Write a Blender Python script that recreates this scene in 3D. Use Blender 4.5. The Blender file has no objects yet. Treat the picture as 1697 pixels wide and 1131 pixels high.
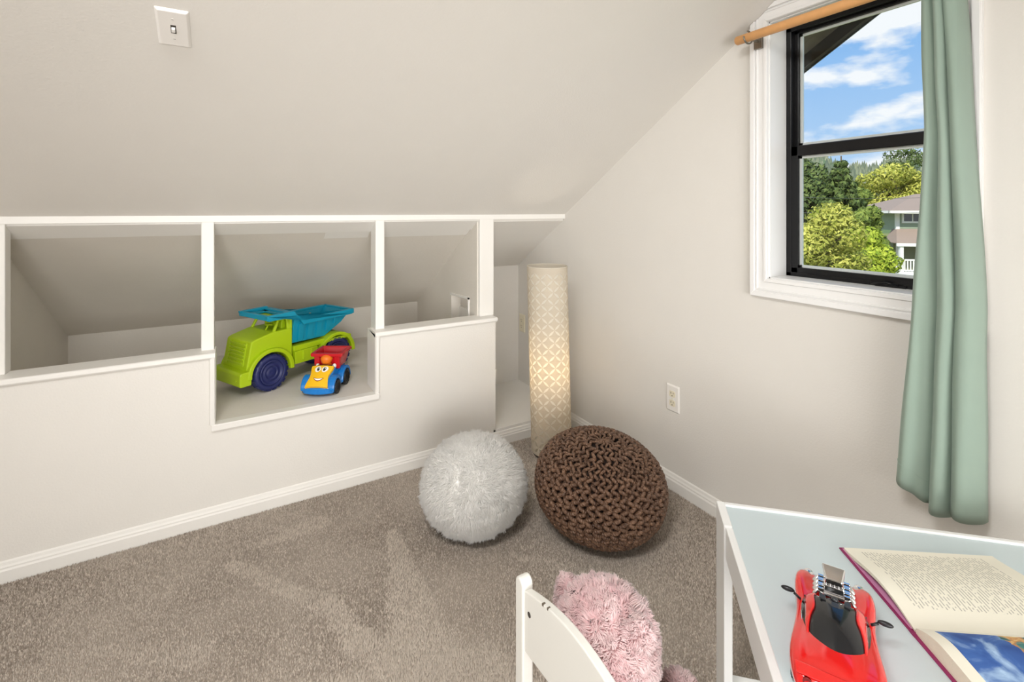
import bpy, bmesh, math, random
import numpy as np
from mathutils import Vector, Matrix, noise

SC = bpy.context.scene
COL = SC.collection
PI = math.pi
rng = np.random.default_rng(7)
random.seed(7)

def lin(c):
    return c / 12.92 if c <= 0.04045 else ((c + 0.055) / 1.055) ** 2.4
def rgb(r, g, b):
    return (lin(r / 255), lin(g / 255), lin(b / 255), 1.0)

# ------------------------------------------------------------------ camera
FPX, CXP, HYP = 797.0, 848.5, 350.0
CAMH = 1.2
ANG = math.atan2(1371, 797)
FW = np.array([math.cos(ANG), math.sin(ANG), 0.0])
RT = np.array([math.sin(ANG), -math.cos(ANG), 0.0])
CAM = np.array([-1.64, -2.168, CAMH])
cam_d = bpy.data.cameras.new('camera')
cam = bpy.data.objects.new('camera', cam_d)
COL.objects.link(cam)
cam.location = CAM
cam.rotation_euler = (PI / 2, 0, ANG - PI / 2)
cam_d.sensor_width = 36
cam_d.lens = 36 * FPX / 1697
cam_d.shift_y = -(1131 / 2 - HYP) / 1697
cam_d.clip_start = 0.02
cam_d.clip_end = 2000
SC.camera = cam

def far_at(px, py, d):          # a point of the country outside, d metres ahead
    return CAM + d * (FW + (px - CXP) / FPX * RT + np.array([0, 0, (HYP - py) / FPX]))

# ------------------------------------------------------------------ colour management
SC.view_settings.view_transform = 'Standard'
SC.view_settings.look = 'None'
SC.view_settings.gamma = 1.0
SC.view_settings.use_curve_mapping = False
SC.view_settings.exposure = 0.13

# ------------------------------------------------------------------ world: blue sky with fair-weather clouds
W = bpy.data.worlds.new('sky')
SC.world = W
W.use_nodes = True
nt = W.node_tree
nt.nodes.clear()
def N(t, **kw):
    n = nt.nodes.new(t)
    for k, v in kw.items():
        setattr(n, k, v)
    return n
tc = N('ShaderNodeTexCoord')
sep = N('ShaderNodeSeparateXYZ')
nt.links.new(tc.outputs['Generated'], sep.inputs[0])
ramp = N('ShaderNodeValToRGB')
ramp.color_ramp.elements[0].position = 0.0
ramp.color_ramp.elements[0].color = rgb(190, 216, 242)
ramp.color_ramp.elements[1].position = 0.42
ramp.color_ramp.elements[1].color = rgb(96, 166, 236)
nt.links.new(sep.outputs['Z'], ramp.inputs[0])
mp = N('ShaderNodeMapping')
mp.inputs['Scale'].default_value = (4.2, 4.2, 10.0)
mp.inputs['Location'].default_value = (5.1, 0.4, 1.1)
nt.links.new(tc.outputs['Generated'], mp.inputs[0])
nz = N('ShaderNodeTexNoise')
nz.inputs['Scale'].default_value = 1.25
nz.inputs['Detail'].default_value = 8
nz.inputs['Roughness'].default_value = 0.50
nt.links.new(mp.outputs[0], nz.inputs[0])
cr = N('ShaderNodeValToRGB')
cr.color_ramp.elements[0].position = 0.49
cr.color_ramp.elements[0].color = (0, 0, 0, 1)
cr.color_ramp.elements[1].position = 0.57
cr.color_ramp.elements[1].color = (1, 1, 1, 1)
nt.links.new(nz.outputs[0], cr.inputs[0])
mx = N('ShaderNodeMixRGB')
mx.inputs[2].default_value = rgb(243, 245, 250)
nt.links.new(cr.outputs[0], mx.inputs[0])
nt.links.new(ramp.outputs[0], mx.inputs[1])
bg = N('ShaderNodeBackground')
bg.inputs[1].default_value = 1.0
nt.links.new(mx.outputs[0], bg.inputs[0])
wo = N('ShaderNodeOutputWorld')
nt.links.new(bg.outputs[0], wo.inputs[0])

# ------------------------------------------------------------------ lights
def add_light(name, kind, loc, energy, color=(1, 1, 1), target=None, size=None, size_y=None):
    l = bpy.data.lights.new(name, kind)
    l.energy = energy
    l.color = color
    o = bpy.data.objects.new(name, l)
    COL.objects.link(o)
    o.location = loc
    if target is not None:
        d = Vector(target) - Vector(loc)
        o.rotation_euler = d.to_track_quat('-Z', 'Y').to_euler()
    if size:
        l.shape = 'RECTANGLE'
        l.size = size
        l.size_y = size_y or size
    return o
sun = add_light('sun', 'SUN', (0, 0, 30), 4.6, (1.0, 0.95, 0.86), target=(18, 7, 12))
sun.data.angle = 0.01
# unseen fill lights added overhead and behind the camera, standing in for bounced flash
add_light('overhead_fill_light', 'AREA', (-2.05, -1.92, 2.27), 47, (1.0, 0.995, 0.985), target=(-1.6, -1.5, 0), size=1.0, size_y=0.5)
rw = add_light('rear_fill_light', 'AREA', (-1.6, -3.6, 0.95), 18, (1.0, 0.995, 0.985), target=(-0.60, -0.2, 1.02), size=2.2, size_y=1.2)
rw.data.spread = math.radians(76)
add_light('end_fill_light', 'AREA', (-4.5, -2.3, 1.0), 13, (1.0, 0.995, 0.985), target=(0, -0.6, 1.1), size=1.5, size_y=1.2)

# ------------------------------------------------------------------ helpers
def tag(o, label=None, cat=None, group=None, kind=None):
    if label: o['label'] = label
    if cat: o['category'] = cat
    if group: o['group'] = group
    if kind: o['kind'] = kind
    return o

def empty(name, loc=(0, 0, 0), rz=0.0, label=None, cat=None, group=None, kind=None, parent=None):
    o = bpy.data.objects.new(name, None)
    COL.objects.link(o)
    o.empty_display_size = 0.05
    o.location = loc
    o.rotation_euler = (0, 0, rz)
    o.parent = parent
    return tag(o, label, cat, group, kind)

class MB:
    """collects shapes into one mesh"""
    def __init__(s):
        s.v, s.f, s.sm = [], [], []
    def add(s, vs, fs, smooth=False):
        b = len(s.v)
        s.v += [tuple(map(float, p)) for p in vs]
        s.f += [tuple(i + b for i in f) for f in fs]
        s.sm += [smooth] * len(fs)
        return s
    def hexa(s, p):     # 0-3 bottom loop, 4-7 top loop
        return s.add(p, [(3, 2, 1, 0), (4, 5, 6, 7), (0, 1, 5, 4), (1, 2, 6, 5), (2, 3, 7, 6), (3, 0, 4, 7)])
    def box(s, x0, x1, y0, y1, z0, z1):
        return s.hexa([(x0, y0, z0), (x1, y0, z0), (x1, y1, z0), (x0, y1, z0), (x0, y0, z1), (x1, y0, z1), (x1, y1, z1), (x0, y1, z1)])
    def prism(s, poly, a0, a1, axis='y', smooth=False):
        n = len(poly)
        def mk(p, a):
            return {'y': (p[0], a, p[1]), 'x': (a, p[0], p[1]), 'z': (p[0], p[1], a)}[axis]
        vs = [mk(p, a0) for p in poly] + [mk(p, a1) for p in poly]
        b = len(s.v)
        s.v += vs
        s.f += [tuple(b + i for i in range(n)), tuple(b + n + i for i in reversed(range(n)))]
        s.sm += [False, False]
        for i in range(n):
            j = (i + 1) % n
            s.f.append((b + j, b + i, b + n + i, b + n + j)); s.sm.append(smooth)
        return s
    def tube(s, pts, r, n=8, caps=True):
        pts = [Vector(p) for p in pts]
        rr = r if hasattr(r, '__len__') else [r] * len(pts)
        vs = []
        up = Vector((0, 0, 1))
        t0 = (pts[1] - pts[0]).normalized()
        if abs(t0.dot(up)) > 0.95: up = Vector((1, 0, 0))
        for i, p in enumerate(pts):
            a = pts[max(i - 1, 0)]; c = pts[min(i + 1, len(pts) - 1)]
            t = (c - a).normalized()
            x = t.cross(up).normalized(); y = x.cross(t)
            up = y
            for k in range(n):
                q = 2 * PI * k / n
                vs.append(p + (x * math.cos(q) + y * math.sin(q)) * rr[i])
        fs = []
        for i in range(len(pts) - 1):
            for k in range(n):
                fs.append((i * n + k, i * n + (k + 1) % n, (i + 1) * n + (k + 1) % n, (i + 1) * n + k))
        b = len(s.v)
        s.add(vs, fs, True)
        if caps:
            s.f += [tuple(b + k for k in reversed(range(n))), tuple(b + (len(pts) - 1) * n + k for k in range(n))]
            s.sm += [False, False]
        return s
    def lathe(s, prof, n=24, axis='z', c=(0, 0, 0), smooth=True, closed=False):
        vs = []
        for r, h in prof:
            for k in range(n):
                q = 2 * PI * k / n
                a, b_ = r * math.cos(q), r * math.sin(q)
                p = {'z': (a, b_, h), 'y': (a, h, b_), 'x': (h, a, b_)}[axis]
                vs.append((p[0] + c[0], p[1] + c[1], p[2] + c[2]))
        fs = []
        m = len(prof)
        for i in range(m if closed else m - 1):
            j = (i + 1) % m
            for k in range(n):
                fs.append((i * n + k, i * n + (k + 1) % n, j * n + (k + 1) % n, j * n + k))
        b = len(s.v)
        s.add(vs, fs, smooth)
        if not closed:
            s.f += [tuple(b + k for k in reversed(range(n))), tuple(b + (m - 1) * n + k for k in range(n))]
            s.sm += [False, False]
        return s
    def ball(s, c, r, nu=20, nv=12):
        r = r if hasattr(r, '__len__') else (r, r, r)
        vs = [(c[0], c[1], c[2] - r[2])]
        for i in range(1, nv):
            t = -PI / 2 + PI * i / nv
            for k in range(nu):
                q = 2 * PI * k / nu
                vs.append((c[0] + r[0] * math.cos(t) * math.cos(q), c[1] + r[1] * math.cos(t) * math.sin(q), c[2] + r[2] * math.sin(t)))
        vs.append((c[0], c[1], c[2] + r[2]))
        fs = [(0, 1 + (k + 1) % nu, 1 + k) for k in range(nu)]
        for i in range(nv - 2):
            for k in range(nu):
                a = 1 + i * nu
                fs.append((a + k, a + (k + 1) % nu, a + nu + (k + 1) % nu, a + nu + k))
        a = 1 + (nv - 2) * nu
        fs += [(a + k, a + (k + 1) % nu, len(vs) - 1) for k in range(nu)]
        return s.add(vs, fs, True)
    def grid(s, P, smooth=True, cyc=False):      # P[i][j] points
        m, n = len(P), len(P[0])
        vs = [p for row in P for p in row]
        fs = []
        for i in range(m - 1):
            for j in range(n if cyc else n - 1):
                k = (j + 1) % n
                fs.append((i * n + j, i * n + k, (i + 1) * n + k, (i + 1) * n + j))
        return s.add(vs, fs, smooth)
    def build(s, name, mat, parent=None, bevel=0.0, seg=2, solid=0.0, sub=0, fix=True):
        me = bpy.data.meshes.new(name)
        me.from_pydata(s.v, [], s.f)
        me.polygons.foreach_set('use_smooth', s.sm)
        if fix:
            bm = bmesh.new(); bm.from_mesh(me)
            bmesh.ops.recalc_face_normals(bm, faces=bm.faces)
            bm.to_mesh(me); bm.free()
        me.update()
        o = bpy.data.objects.new(name, me)
        COL.objects.link(o)
        if mat: me.materials.append(M[mat] if isinstance(mat, str) else mat)
        o.parent = parent
        if solid:
            md = o.modifiers.new('solidify', 'SOLIDIFY'); md.thickness = solid; md.offset = 0
        if bevel:
            md = o.modifiers.new('bevel', 'BEVEL'); md.width = bevel; md.segments = seg; md.limit_method = 'ANGLE'; md.angle_limit = math.radians(35)
            md.harden_normals = False
        if sub:
            md = o.modifiers.new('sub', 'SUBSURF'); md.levels = sub; md.render_levels = sub
        return o

def tri_mesh(name, V, T, mat, parent=None, normals=None, rnd=None):
    me = bpy.data.meshes.new(name)
    me.vertices.add(len(V)); me.vertices.foreach_set('co', np.ascontiguousarray(V, dtype=np.float32).ravel())
    me.loops.add(len(T) * 3); me.loops.foreach_set('vertex_index', np.ascontiguousarray(T, dtype=np.int32).ravel())
    me.polygons.add(len(T))
    me.polygons.foreach_set('loop_start', np.arange(0, len(T) * 3, 3, dtype=np.int32))
    me.polygons.foreach_set('use_smooth', np.ones(len(T), dtype=bool))
    me.update(calc_edges=True)
    if rnd is not None:
        a = me.attributes.new('rnd', 'FLOAT', 'POINT')
        a.data.foreach_set('value', np.ascontiguousarray(rnd, dtype=np.float32))
    if normals is not None:
        me.normals_split_custom_set_from_vertices(np.ascontiguousarray(normals, dtype=np.float32))
    o = bpy.data.objects.new(name, me)
    COL.objects.link(o)
    me.materials.append(M[mat])
    o.parent = parent
    return o

def unit(a):
    return a / np.maximum(np.linalg.norm(a, axis=-1, keepdims=True), 1e-9)

def fur_blades(P, Nn, L, Wd, lean, jit, curl, clumps=0, pull=.6, wn=.9, wo=.55):
    """thin three-sided strands; P roots, Nn normals, lean: comb vectors; returns verts, tris, normals, rnd"""
    n = len(P)
    d = unit(Nn + lean + rng.normal(0, jit, (n, 3)))
    c = rng.normal(0, curl, (n, 3)) + lean * .6 - Nn * .15
    Ln = (L * rng.uniform(0.65, 1.15, n))[:, None]
    p0 = P - Nn * 0.002
    p1 = P + d * Ln * 0.55
    p2 = p1 + unit(d + c) * Ln * 0.5
    tone = rng.uniform(0, 1, n)
    if clumps:
        g = rng.choice(n, clumps, replace=False)
        G = P[g]; gl = rng.uniform(.7, 1.35, clumps)
        near = np.empty(n, dtype=int)
        for a in range(0, n, 4000):
            near[a:a + 4000] = np.argmin(((P[a:a + 4000, None, :] - G[None]) ** 2).sum(2), 1)
        gtip = G + (p2[g] - G) * gl[:, None]; gmid = G + (p1[g] - G) * gl[:, None]
        p1 = p1 + (gmid[near] - p1) * pull * .45
        p2 = p2 + (gtip[near] - p2) * pull
        tone = tone * .5 + .5 * rng.uniform(0, 1, clumps)[near]
    sx = unit(np.cross(d, rng.normal(0, 1, (n, 3)))); sy = np.cross(d, sx)
    w = Wd * rng.uniform(0.7, 1.2, n)[:, None]
    vs, own = [], []
    for base, k in ((p0, 1.0), (p1, .8)):
        for q in range(3):
            e = sx * math.cos(2 * PI * q / 3) + sy * math.sin(2 * PI * q / 3)
            vs.append(base + e * w * k); own.append(e)
    vs.append(p2); own.append(unit(d + c))
    V = np.stack(vs, 1).reshape(-1, 3)
    b = (np.arange(n) * 7)[:, None]
    tri = []
    for q in range(3):
        r = (q + 1) % 3
        tri += [[q, r, 3 + r], [q, 3 + r, 3 + q], [3 + q, 3 + r, 6]]
    T = np.concatenate([b + [t] for t in tri], 1).reshape(-1, 3)
    nn = unit(np.repeat(Nn, 7, 0) * wn + np.stack(own, 1).reshape(-1, 3) * wo)
    return V, T, nn, np.repeat(tone, 7)

def sphere_pts(n):
    i = np.arange(n) + 0.5
    ph = np.arccos(1 - 2 * i / n); th = PI * (1 + 5 ** 0.5) * i
    return np.stack([np.cos(th) * np.sin(ph), np.sin(th) * np.sin(ph), np.cos(ph)], 1) 

# ------------------------------------------------------------------ materials
M = {}
def mat(name, col, rough=0.6, metal=0.0, spec=0.5, bump=0.0, bscale=200.0, var=0.0, vscale=8.0, detail=2.0, sheen=0.0, coat=0.0, sss=0.0, trans=0.0):
    m = bpy.data.materials.new(name)
    m.use_nodes = True
    t = m.node_tree
    p = t.nodes['Principled BSDF']
    p.inputs['Base Color'].default_value = col
    p.inputs['Roughness'].default_value = rough
    p.inputs['Metallic'].default_value = metal
    p.inputs['Specular IOR Level'].default_value = spec
    if sheen: p.inputs['Sheen Weight'].default_value = sheen
    if coat: p.inputs['Coat Weight'].default_value = coat
    co = t.nodes.new('ShaderNodeTexCoord')
    nz = t.nodes.new('ShaderNodeTexNoise')
    t.links.new(co.outputs['Object'], nz.inputs[0])
    nz.inputs['Scale'].default_value = vscale
    nz.inputs['Detail'].default_value = detail
    v = max(var, 0.015)
    mxn = t.nodes.new('ShaderNodeMixRGB')
    mxn.inputs[1].default_value = (col[0] * (1 - v), col[1] * (1 - v), col[2] * (1 - v), 1)
    mxn.inputs[2].default_value = (min(col[0] * (1 + v), 1), min(col[1] * (1 + v), 1), min(col[2] * (1 + v), 1), 1)
    t.links.new(nz.outputs[0], mxn.inputs[0])
    t.links.new(mxn.outputs[0], p.inputs['Base Color'])
    if bump:
        nb = t.nodes.new('ShaderNodeTexNoise')
        t.links.new(co.outputs['Object'], nb.inputs[0])
        nb.inputs['Scale'].default_value = bscale
        nb.inputs['Detail'].default_value = 3
        bp = t.nodes.new('ShaderNodeBump')
        bp.inputs['Strength'].default_value = bump
        bp.inputs['Distance'].default_value = 0.002
        t.links.new(nb.outputs[0], bp.inputs['Height'])
        t.links.new(bp.outputs[0], p.inputs['Normal'])
    if trans:
        out = t.nodes['Material Output']
        tr = t.nodes.new('ShaderNodeBsdfTranslucent')
        t.links.new(mxn.outputs[0], tr.inputs[0])
        ms = t.nodes.new('ShaderNodeMixShader')
        ms.inputs[0].default_value = trans
        t.links.new(p.outputs[0], ms.inputs[1]); t.links.new(tr.outputs[0], ms.inputs[2])
        t.links.new(ms.outputs[0], out.inputs[0])
    M[name] = m
    return m

def rnd_mat(name, c0, c1, rough=0.8, trans=0.0, var_scale=0.0, c2=None):
    """colour runs from c0 to c1 by the per-strand attribute"""
    m = bpy.data.materials.new(name); m.use_nodes = True
    t = m.node_tree; p = t.nodes['Principled BSDF']
    p.inputs['Roughness'].default_value = rough
    p.inputs['Specular IOR Level'].default_value = 0.2
    if 'fur' in name:
        p.inputs['Sheen Weight'].default_value = 0.6
        p.inputs['Specular IOR Level'].default_value = 0.03
        rough = .95; p.inputs['Roughness'].default_value = rough
        p.inputs['Sheen Roughness'].default_value = 0.6
    at = t.nodes.new('ShaderNodeAttribute'); at.attribute_name = 'rnd'
    mxn = t.nodes.new('ShaderNodeMixRGB')
    mxn.inputs[1].default_value = c0; mxn.inputs[2].default_value = c1
    t.links.new(at.outputs['Fac'], mxn.inputs[0])
    last = mxn.outputs[0]
    if var_scale:
        co = t.nodes.new('ShaderNodeTexCoord'); nz = t.nodes.new('ShaderNodeTexNoise')
        nz.inputs['Scale'].default_value = var_scale; nz.inputs['Detail'].default_value = 3
        t.links.new(co.outputs['Object'], nz.inputs[0])
        r = t.nodes.new('ShaderNodeValToRGB')
        r.color_ramp.elements[0].position = 0.38; r.color_ramp.elements[1].position = 0.66
        t.links.new(nz.outputs[0], r.inputs[0])
        m2 = t.nodes.new('ShaderNodeMixRGB')
        t.links.new(r.outputs[0], m2.inputs[0])
        t.links.new(last, m2.inputs[1]); m2.inputs[2].default_value = c2
        m3 = t.nodes.new('ShaderNodeMixRGB'); m3.inputs[0].default_value = 0.5
        t.links.new(last, m3.inputs[1]); t.links.new(m2.outputs[0], m3.inputs[2])
        last = m3.outputs[0]
    t.links.new(last, p.inputs['Base Color'])
    if trans:
        out = t.nodes['Material Output']
        tr = t.nodes.new('ShaderNodeBsdfTranslucent'); t.links.new(last, tr.inputs[0])
        ms = t.nodes.new('ShaderNodeMixShader'); ms.inputs[0].default_value = trans
        t.links.new(p.outputs[0], ms.inputs[1]); t.links.new(tr.outputs[0], ms.inputs[2])
        t.links.new(ms.outputs[0], out.inputs[0])
    M[name] = m

WALLC = rgb(230, 226, 219)
mat('wall_paint', WALLC, 0.55, spec=0.3, bump=0.35, bscale=160, var=0.012)
mat('wood_paint', rgb(237, 234, 228), 0.42, spec=0.4, bump=0.15, bscale=60, var=0.012)
mat('cubby_paint', rgb(224, 218, 208), 0.6, spec=0.3, bump=0.3, bscale=90, var=0.03)
mat('white_trim', rgb(244, 243, 241), 0.35, spec=0.45, var=0.008)
mat('black_frame', rgb(15, 15, 17), 0.32, spec=0.35, var=0.02)
mat('plate_white', rgb(238, 234, 228), 0.3, var=0.01)
mat('plate_cream', rgb(232, 224, 200), 0.35, var=0.01)
mat('slot_dark', rgb(60, 54, 48), 0.7)
mat('rod_wood', rgb(222, 165, 106), 0.45, var=0.1, vscale=40)
mat('bracket_metal', rgb(150, 145, 135), 0.35, metal=0.9)
mat('curtain_fabric', rgb(158, 177, 163), 0.75, spec=0.25, bump=0.15, bscale=900, var=0.04, vscale=14, sheen=0.15, trans=0.12)
mat('table_white', rgb(240, 240, 238), 0.35, var=0.012)
mat('chair_paint', rgb(224, 222, 215), 0.4, var=0.015)
mat('table_blue', rgb(204, 217, 220), 0.4, var=0.012)
mat('chip_dark', rgb(95, 85, 70), 0.8)
mat('lime_plastic', rgb(172, 200, 20), 0.38, spec=0.45, var=0.02)
mat('navy_plastic', rgb(40, 46, 96), 0.4, var=0.04)
mat('black_plastic', rgb(24, 24, 27), 0.4, var=0.04)
mat('teal_plastic', rgb(14, 146, 176), 0.36, spec=0.45, var=0.03)
mat('yellow_plastic', rgb(246, 190, 24), 0.35, var=0.03)
mat('blue_plastic', rgb(16, 120, 200), 0.25, spec=0.5, var=0.03)
mat('red_plastic', rgb(196, 22, 34), 0.25, spec=0.5, var=0.03)
mat('orange_plastic', rgb(238, 122, 26), 0.4, var=0.03)
mat('eye_white', rgb(248, 246, 240), 0.3)
mat('mouth_red', rgb(150, 40, 30), 0.5)
mat('car_red', rgb(224, 26, 24), 0.14, spec=0.6, coat=0.7, var=0.015)
mat('car_glass', rgb(26, 27, 30), 0.12, spec=0.6, var=0.05)
mat('car_dark', rgb(52, 53, 56), 0.3, var=0.05)
mat('chrome', rgb(238, 238, 240), 0.14, metal=1.0, var=0.02)
mat('lamp_tail', rgb(110, 8, 8), 0.2)
mat('book_cover', rgb(140, 32, 88), 0.5, var=0.04)
mat('endpaper', rgb(206, 140, 180), 0.6)
mat('page_edge', rgb(226, 220, 200), 0.8, bump=0.3, bscale=900, var=0.05, vscale=300)
mat('pouf_core_white', rgb(246, 243, 238), 0.9)
mat('pouf_core_brown', rgb(42, 30, 24), 0.95, var=0.1)
mat('bear_core', rgb(214, 158, 160), 0.95)
mat('bear_eye', rgb(20, 16, 16), 0.15)
mat('bear_nose', rgb(120, 60, 66), 0.4)
mat('lamp_base', rgb(70, 62, 54), 0.5)
mat('siding', rgb(150, 162, 140), 0.8, var=0.08, vscale=3)
mat('shingle_wall', rgb(118, 120, 92), 0.9, var=0.12, vscale=5)
mat('house_white', rgb(238, 236, 230), 0.7)
mat('roof_shingle', rgb(150, 132, 120), 0.9, var=0.15, vscale=6, detail=6)
mat('house_glass', rgb(48, 54, 58), 0.08, spec=0.8)
mat('deck_wood', rgb(120, 108, 96), 0.9)
mat('bark', rgb(92, 76, 60), 0.95, bump=0.6, bscale=12, var=0.15)
mat('lawn', rgb(128, 132, 78), 1.0, var=0.25, vscale=0.4, detail=6)
mat('hill_green', rgb(92, 112, 72), 1.0, var=0.35, vscale=0.06, detail=8)
mat('soffit', rgb(112, 98, 82), 0.95, bump=0.9, bscale=26, var=0.45, vscale=16, detail=8)
mat('fascia', rgb(70, 62, 56), 0.9, bump=0.5, bscale=40, var=0.35, vscale=30, detail=8)
mat('wire', rgb(60, 60, 62), 0.6)
rnd_mat('white_fur', rgb(248, 244, 237), rgb(255, 253, 248), 0.75, trans=0.1)
rnd_mat('pink_fur', rgb(243, 198, 200), rgb(255, 230, 228), 0.75, trans=0.2)
rnd_mat('pile', rgb(148, 136, 124), rgb(222, 210, 197), 0.95, var_scale=2.4, c2=rgb(208, 197, 184))
rnd_mat('leaf_yellow', rgb(136, 146, 48), rgb(226, 220, 116), 0.6, trans=0.3)
rnd_mat('leaf_bright', rgb(124, 152, 40), rgb(220, 228, 90), 0.6, trans=0.3)
rnd_mat('leaf_mid', rgb(88, 112, 48), rgb(164, 176, 86), 0.6, trans=0.25)
rnd_mat('leaf_dark', rgb(56, 78, 44), rgb(124, 140, 74), 0.6, trans=0.2)
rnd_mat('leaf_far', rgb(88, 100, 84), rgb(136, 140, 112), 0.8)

def knit_material():
    m = bpy.data.materials.new('brown_yarn'); m.use_nodes = True
    t = m.node_tree; p = t.nodes['Principled BSDF']
    p.inputs['Roughness'].default_value = 0.42
    p.inputs['Specular IOR Level'].default_value = 0.45
    uv = t.nodes.new('ShaderNodeAttribute'); uv.attribute_name = 'rnd'
    co = t.nodes.new('ShaderNodeTexCoord')
    nz = t.nodes.new('ShaderNodeTexNoise'); nz.inputs['Scale'].default_value = 45; nz.inputs['Detail'].default_value = 4
    t.links.new(co.outputs['Object'], nz.inputs[0])
    r = t.nodes.new('ShaderNodeValToRGB')
    r.color_ramp.elements[0].color = rgb(84, 60, 46); r.color_ramp.elements[0].position = 0.3
    r.color_ramp.elements[1].color = rgb(136, 104, 82); r.color_ramp.elements[1].position = 0.72
    t.links.new(nz.outputs[0], r.inputs[0]); t.links.new(r.outputs[0], p.inputs['Base Color'])
    wv = t.nodes.new('ShaderNodeTexWave'); wv.inputs['Scale'].default_value = 1.0
    # strands twist along the cord: wave on the stored cord coordinate
    mt = t.nodes.new('ShaderNodeMath'); mt.operation = 'SINE'
    t.links.new(uv.outputs['Fac'], mt.inputs[0])
    bp = t.nodes.new('ShaderNodeBump'); bp.inputs['Strength'].default_value = 0.7; bp.inputs['Distance'].default_value = 0.0015
    t.links.new(mt.outputs[0], bp.inputs['Height']); t.links.new(bp.outputs[0], p.inputs['Normal'])
    M['brown_yarn'] = m
knit_material()

def glass_material():
    m = bpy.data.materials.new('window_glass'); m.use_nodes = True
    t = m.node_tree; t.nodes.clear()
    o = t.nodes.new('ShaderNodeOutputMaterial')
    tr = t.nodes.new('ShaderNodeBsdfTransparent'); tr.inputs[0].default_value = (0.97, 0.985, 0.98, 1)
    gl = t.nodes.new('ShaderNodeBsdfGlossy'); gl.inputs['Roughness'].default_value = 0.02
    nz = t.nodes.new('ShaderNodeTexNoise'); nz.inputs['Scale'].default_value = 3
    fr = t.nodes.new('ShaderNodeFresnel'); fr.inputs[0].default_value = 1.25
    ms = t.nodes.new('ShaderNodeMixShader')
    t.links.new(fr.outputs[0], ms.inputs[0]); t.links.new(tr.outputs[0], ms.inputs[1]); t.links.new(gl.outputs[0], ms.inputs[2])
    t.links.new(ms.outputs[0], o.inputs[0])
    M['window_glass'] = m
glass_material()

def shade_material(name, col, tr_col, fac):
    m = bpy.data.materials.new(name); m.use_nodes = True
    t = m.node_tree; t.nodes.clear()
    o = t.nodes.new('ShaderNodeOutputMaterial')
    co = t.nodes.new('ShaderNodeTexCoord')
    nz = t.nodes.new('ShaderNodeTexNoise'); nz.inputs['Scale'].default_value = 260; nz.inputs['Detail'].default_value = 2
    t.links.new(co.outputs['Object'], nz.inputs[0])
    mxn = t.nodes.new('ShaderNodeMixRGB')
    mxn.inputs[1].default_value = tuple(c * 0.86 for c in col[:3]) + (1,); mxn.inputs[2].default_value = col
    t.links.new(nz.outputs[0], mxn.inputs[0])
    d = t.nodes.new('ShaderNodeBsdfDiffuse'); t.links.new(mxn.outputs[0], d.inputs[0])
    tl = t.nodes.new('ShaderNodeBsdfTranslucent'); tl.inputs[0].default_value = tr_col
    ms = t.nodes.new('ShaderNodeMixShader'); ms.inputs[0].default_value = fac
    t.links.new(d.outputs[0], ms.inputs[1]); t.links.new(tl.outputs[0], ms.inputs[2]); t.links.new(ms.outputs[0], o.inputs[0])
    M[name] = m
shade_material('shade_paper', rgb(226, 217, 202), rgb(244, 234, 214), 0.36)
shade_material('shade_petal', rgb(252, 248, 238), rgb(255, 250, 240), 0.55)

def emit_material(name, col, s):
    m = bpy.data.materials.new(name); m.use_nodes = True
    p = m.node_tree.nodes['Principled BSDF']
    p.inputs['Emission Color'].default_value = col; p.inputs['Emission Strength'].default_value = s
    p.inputs['Base Color'].default_value = col
    M[name] = m
emit_material('bulb_glow', rgb(255, 232, 196), 8)

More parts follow.
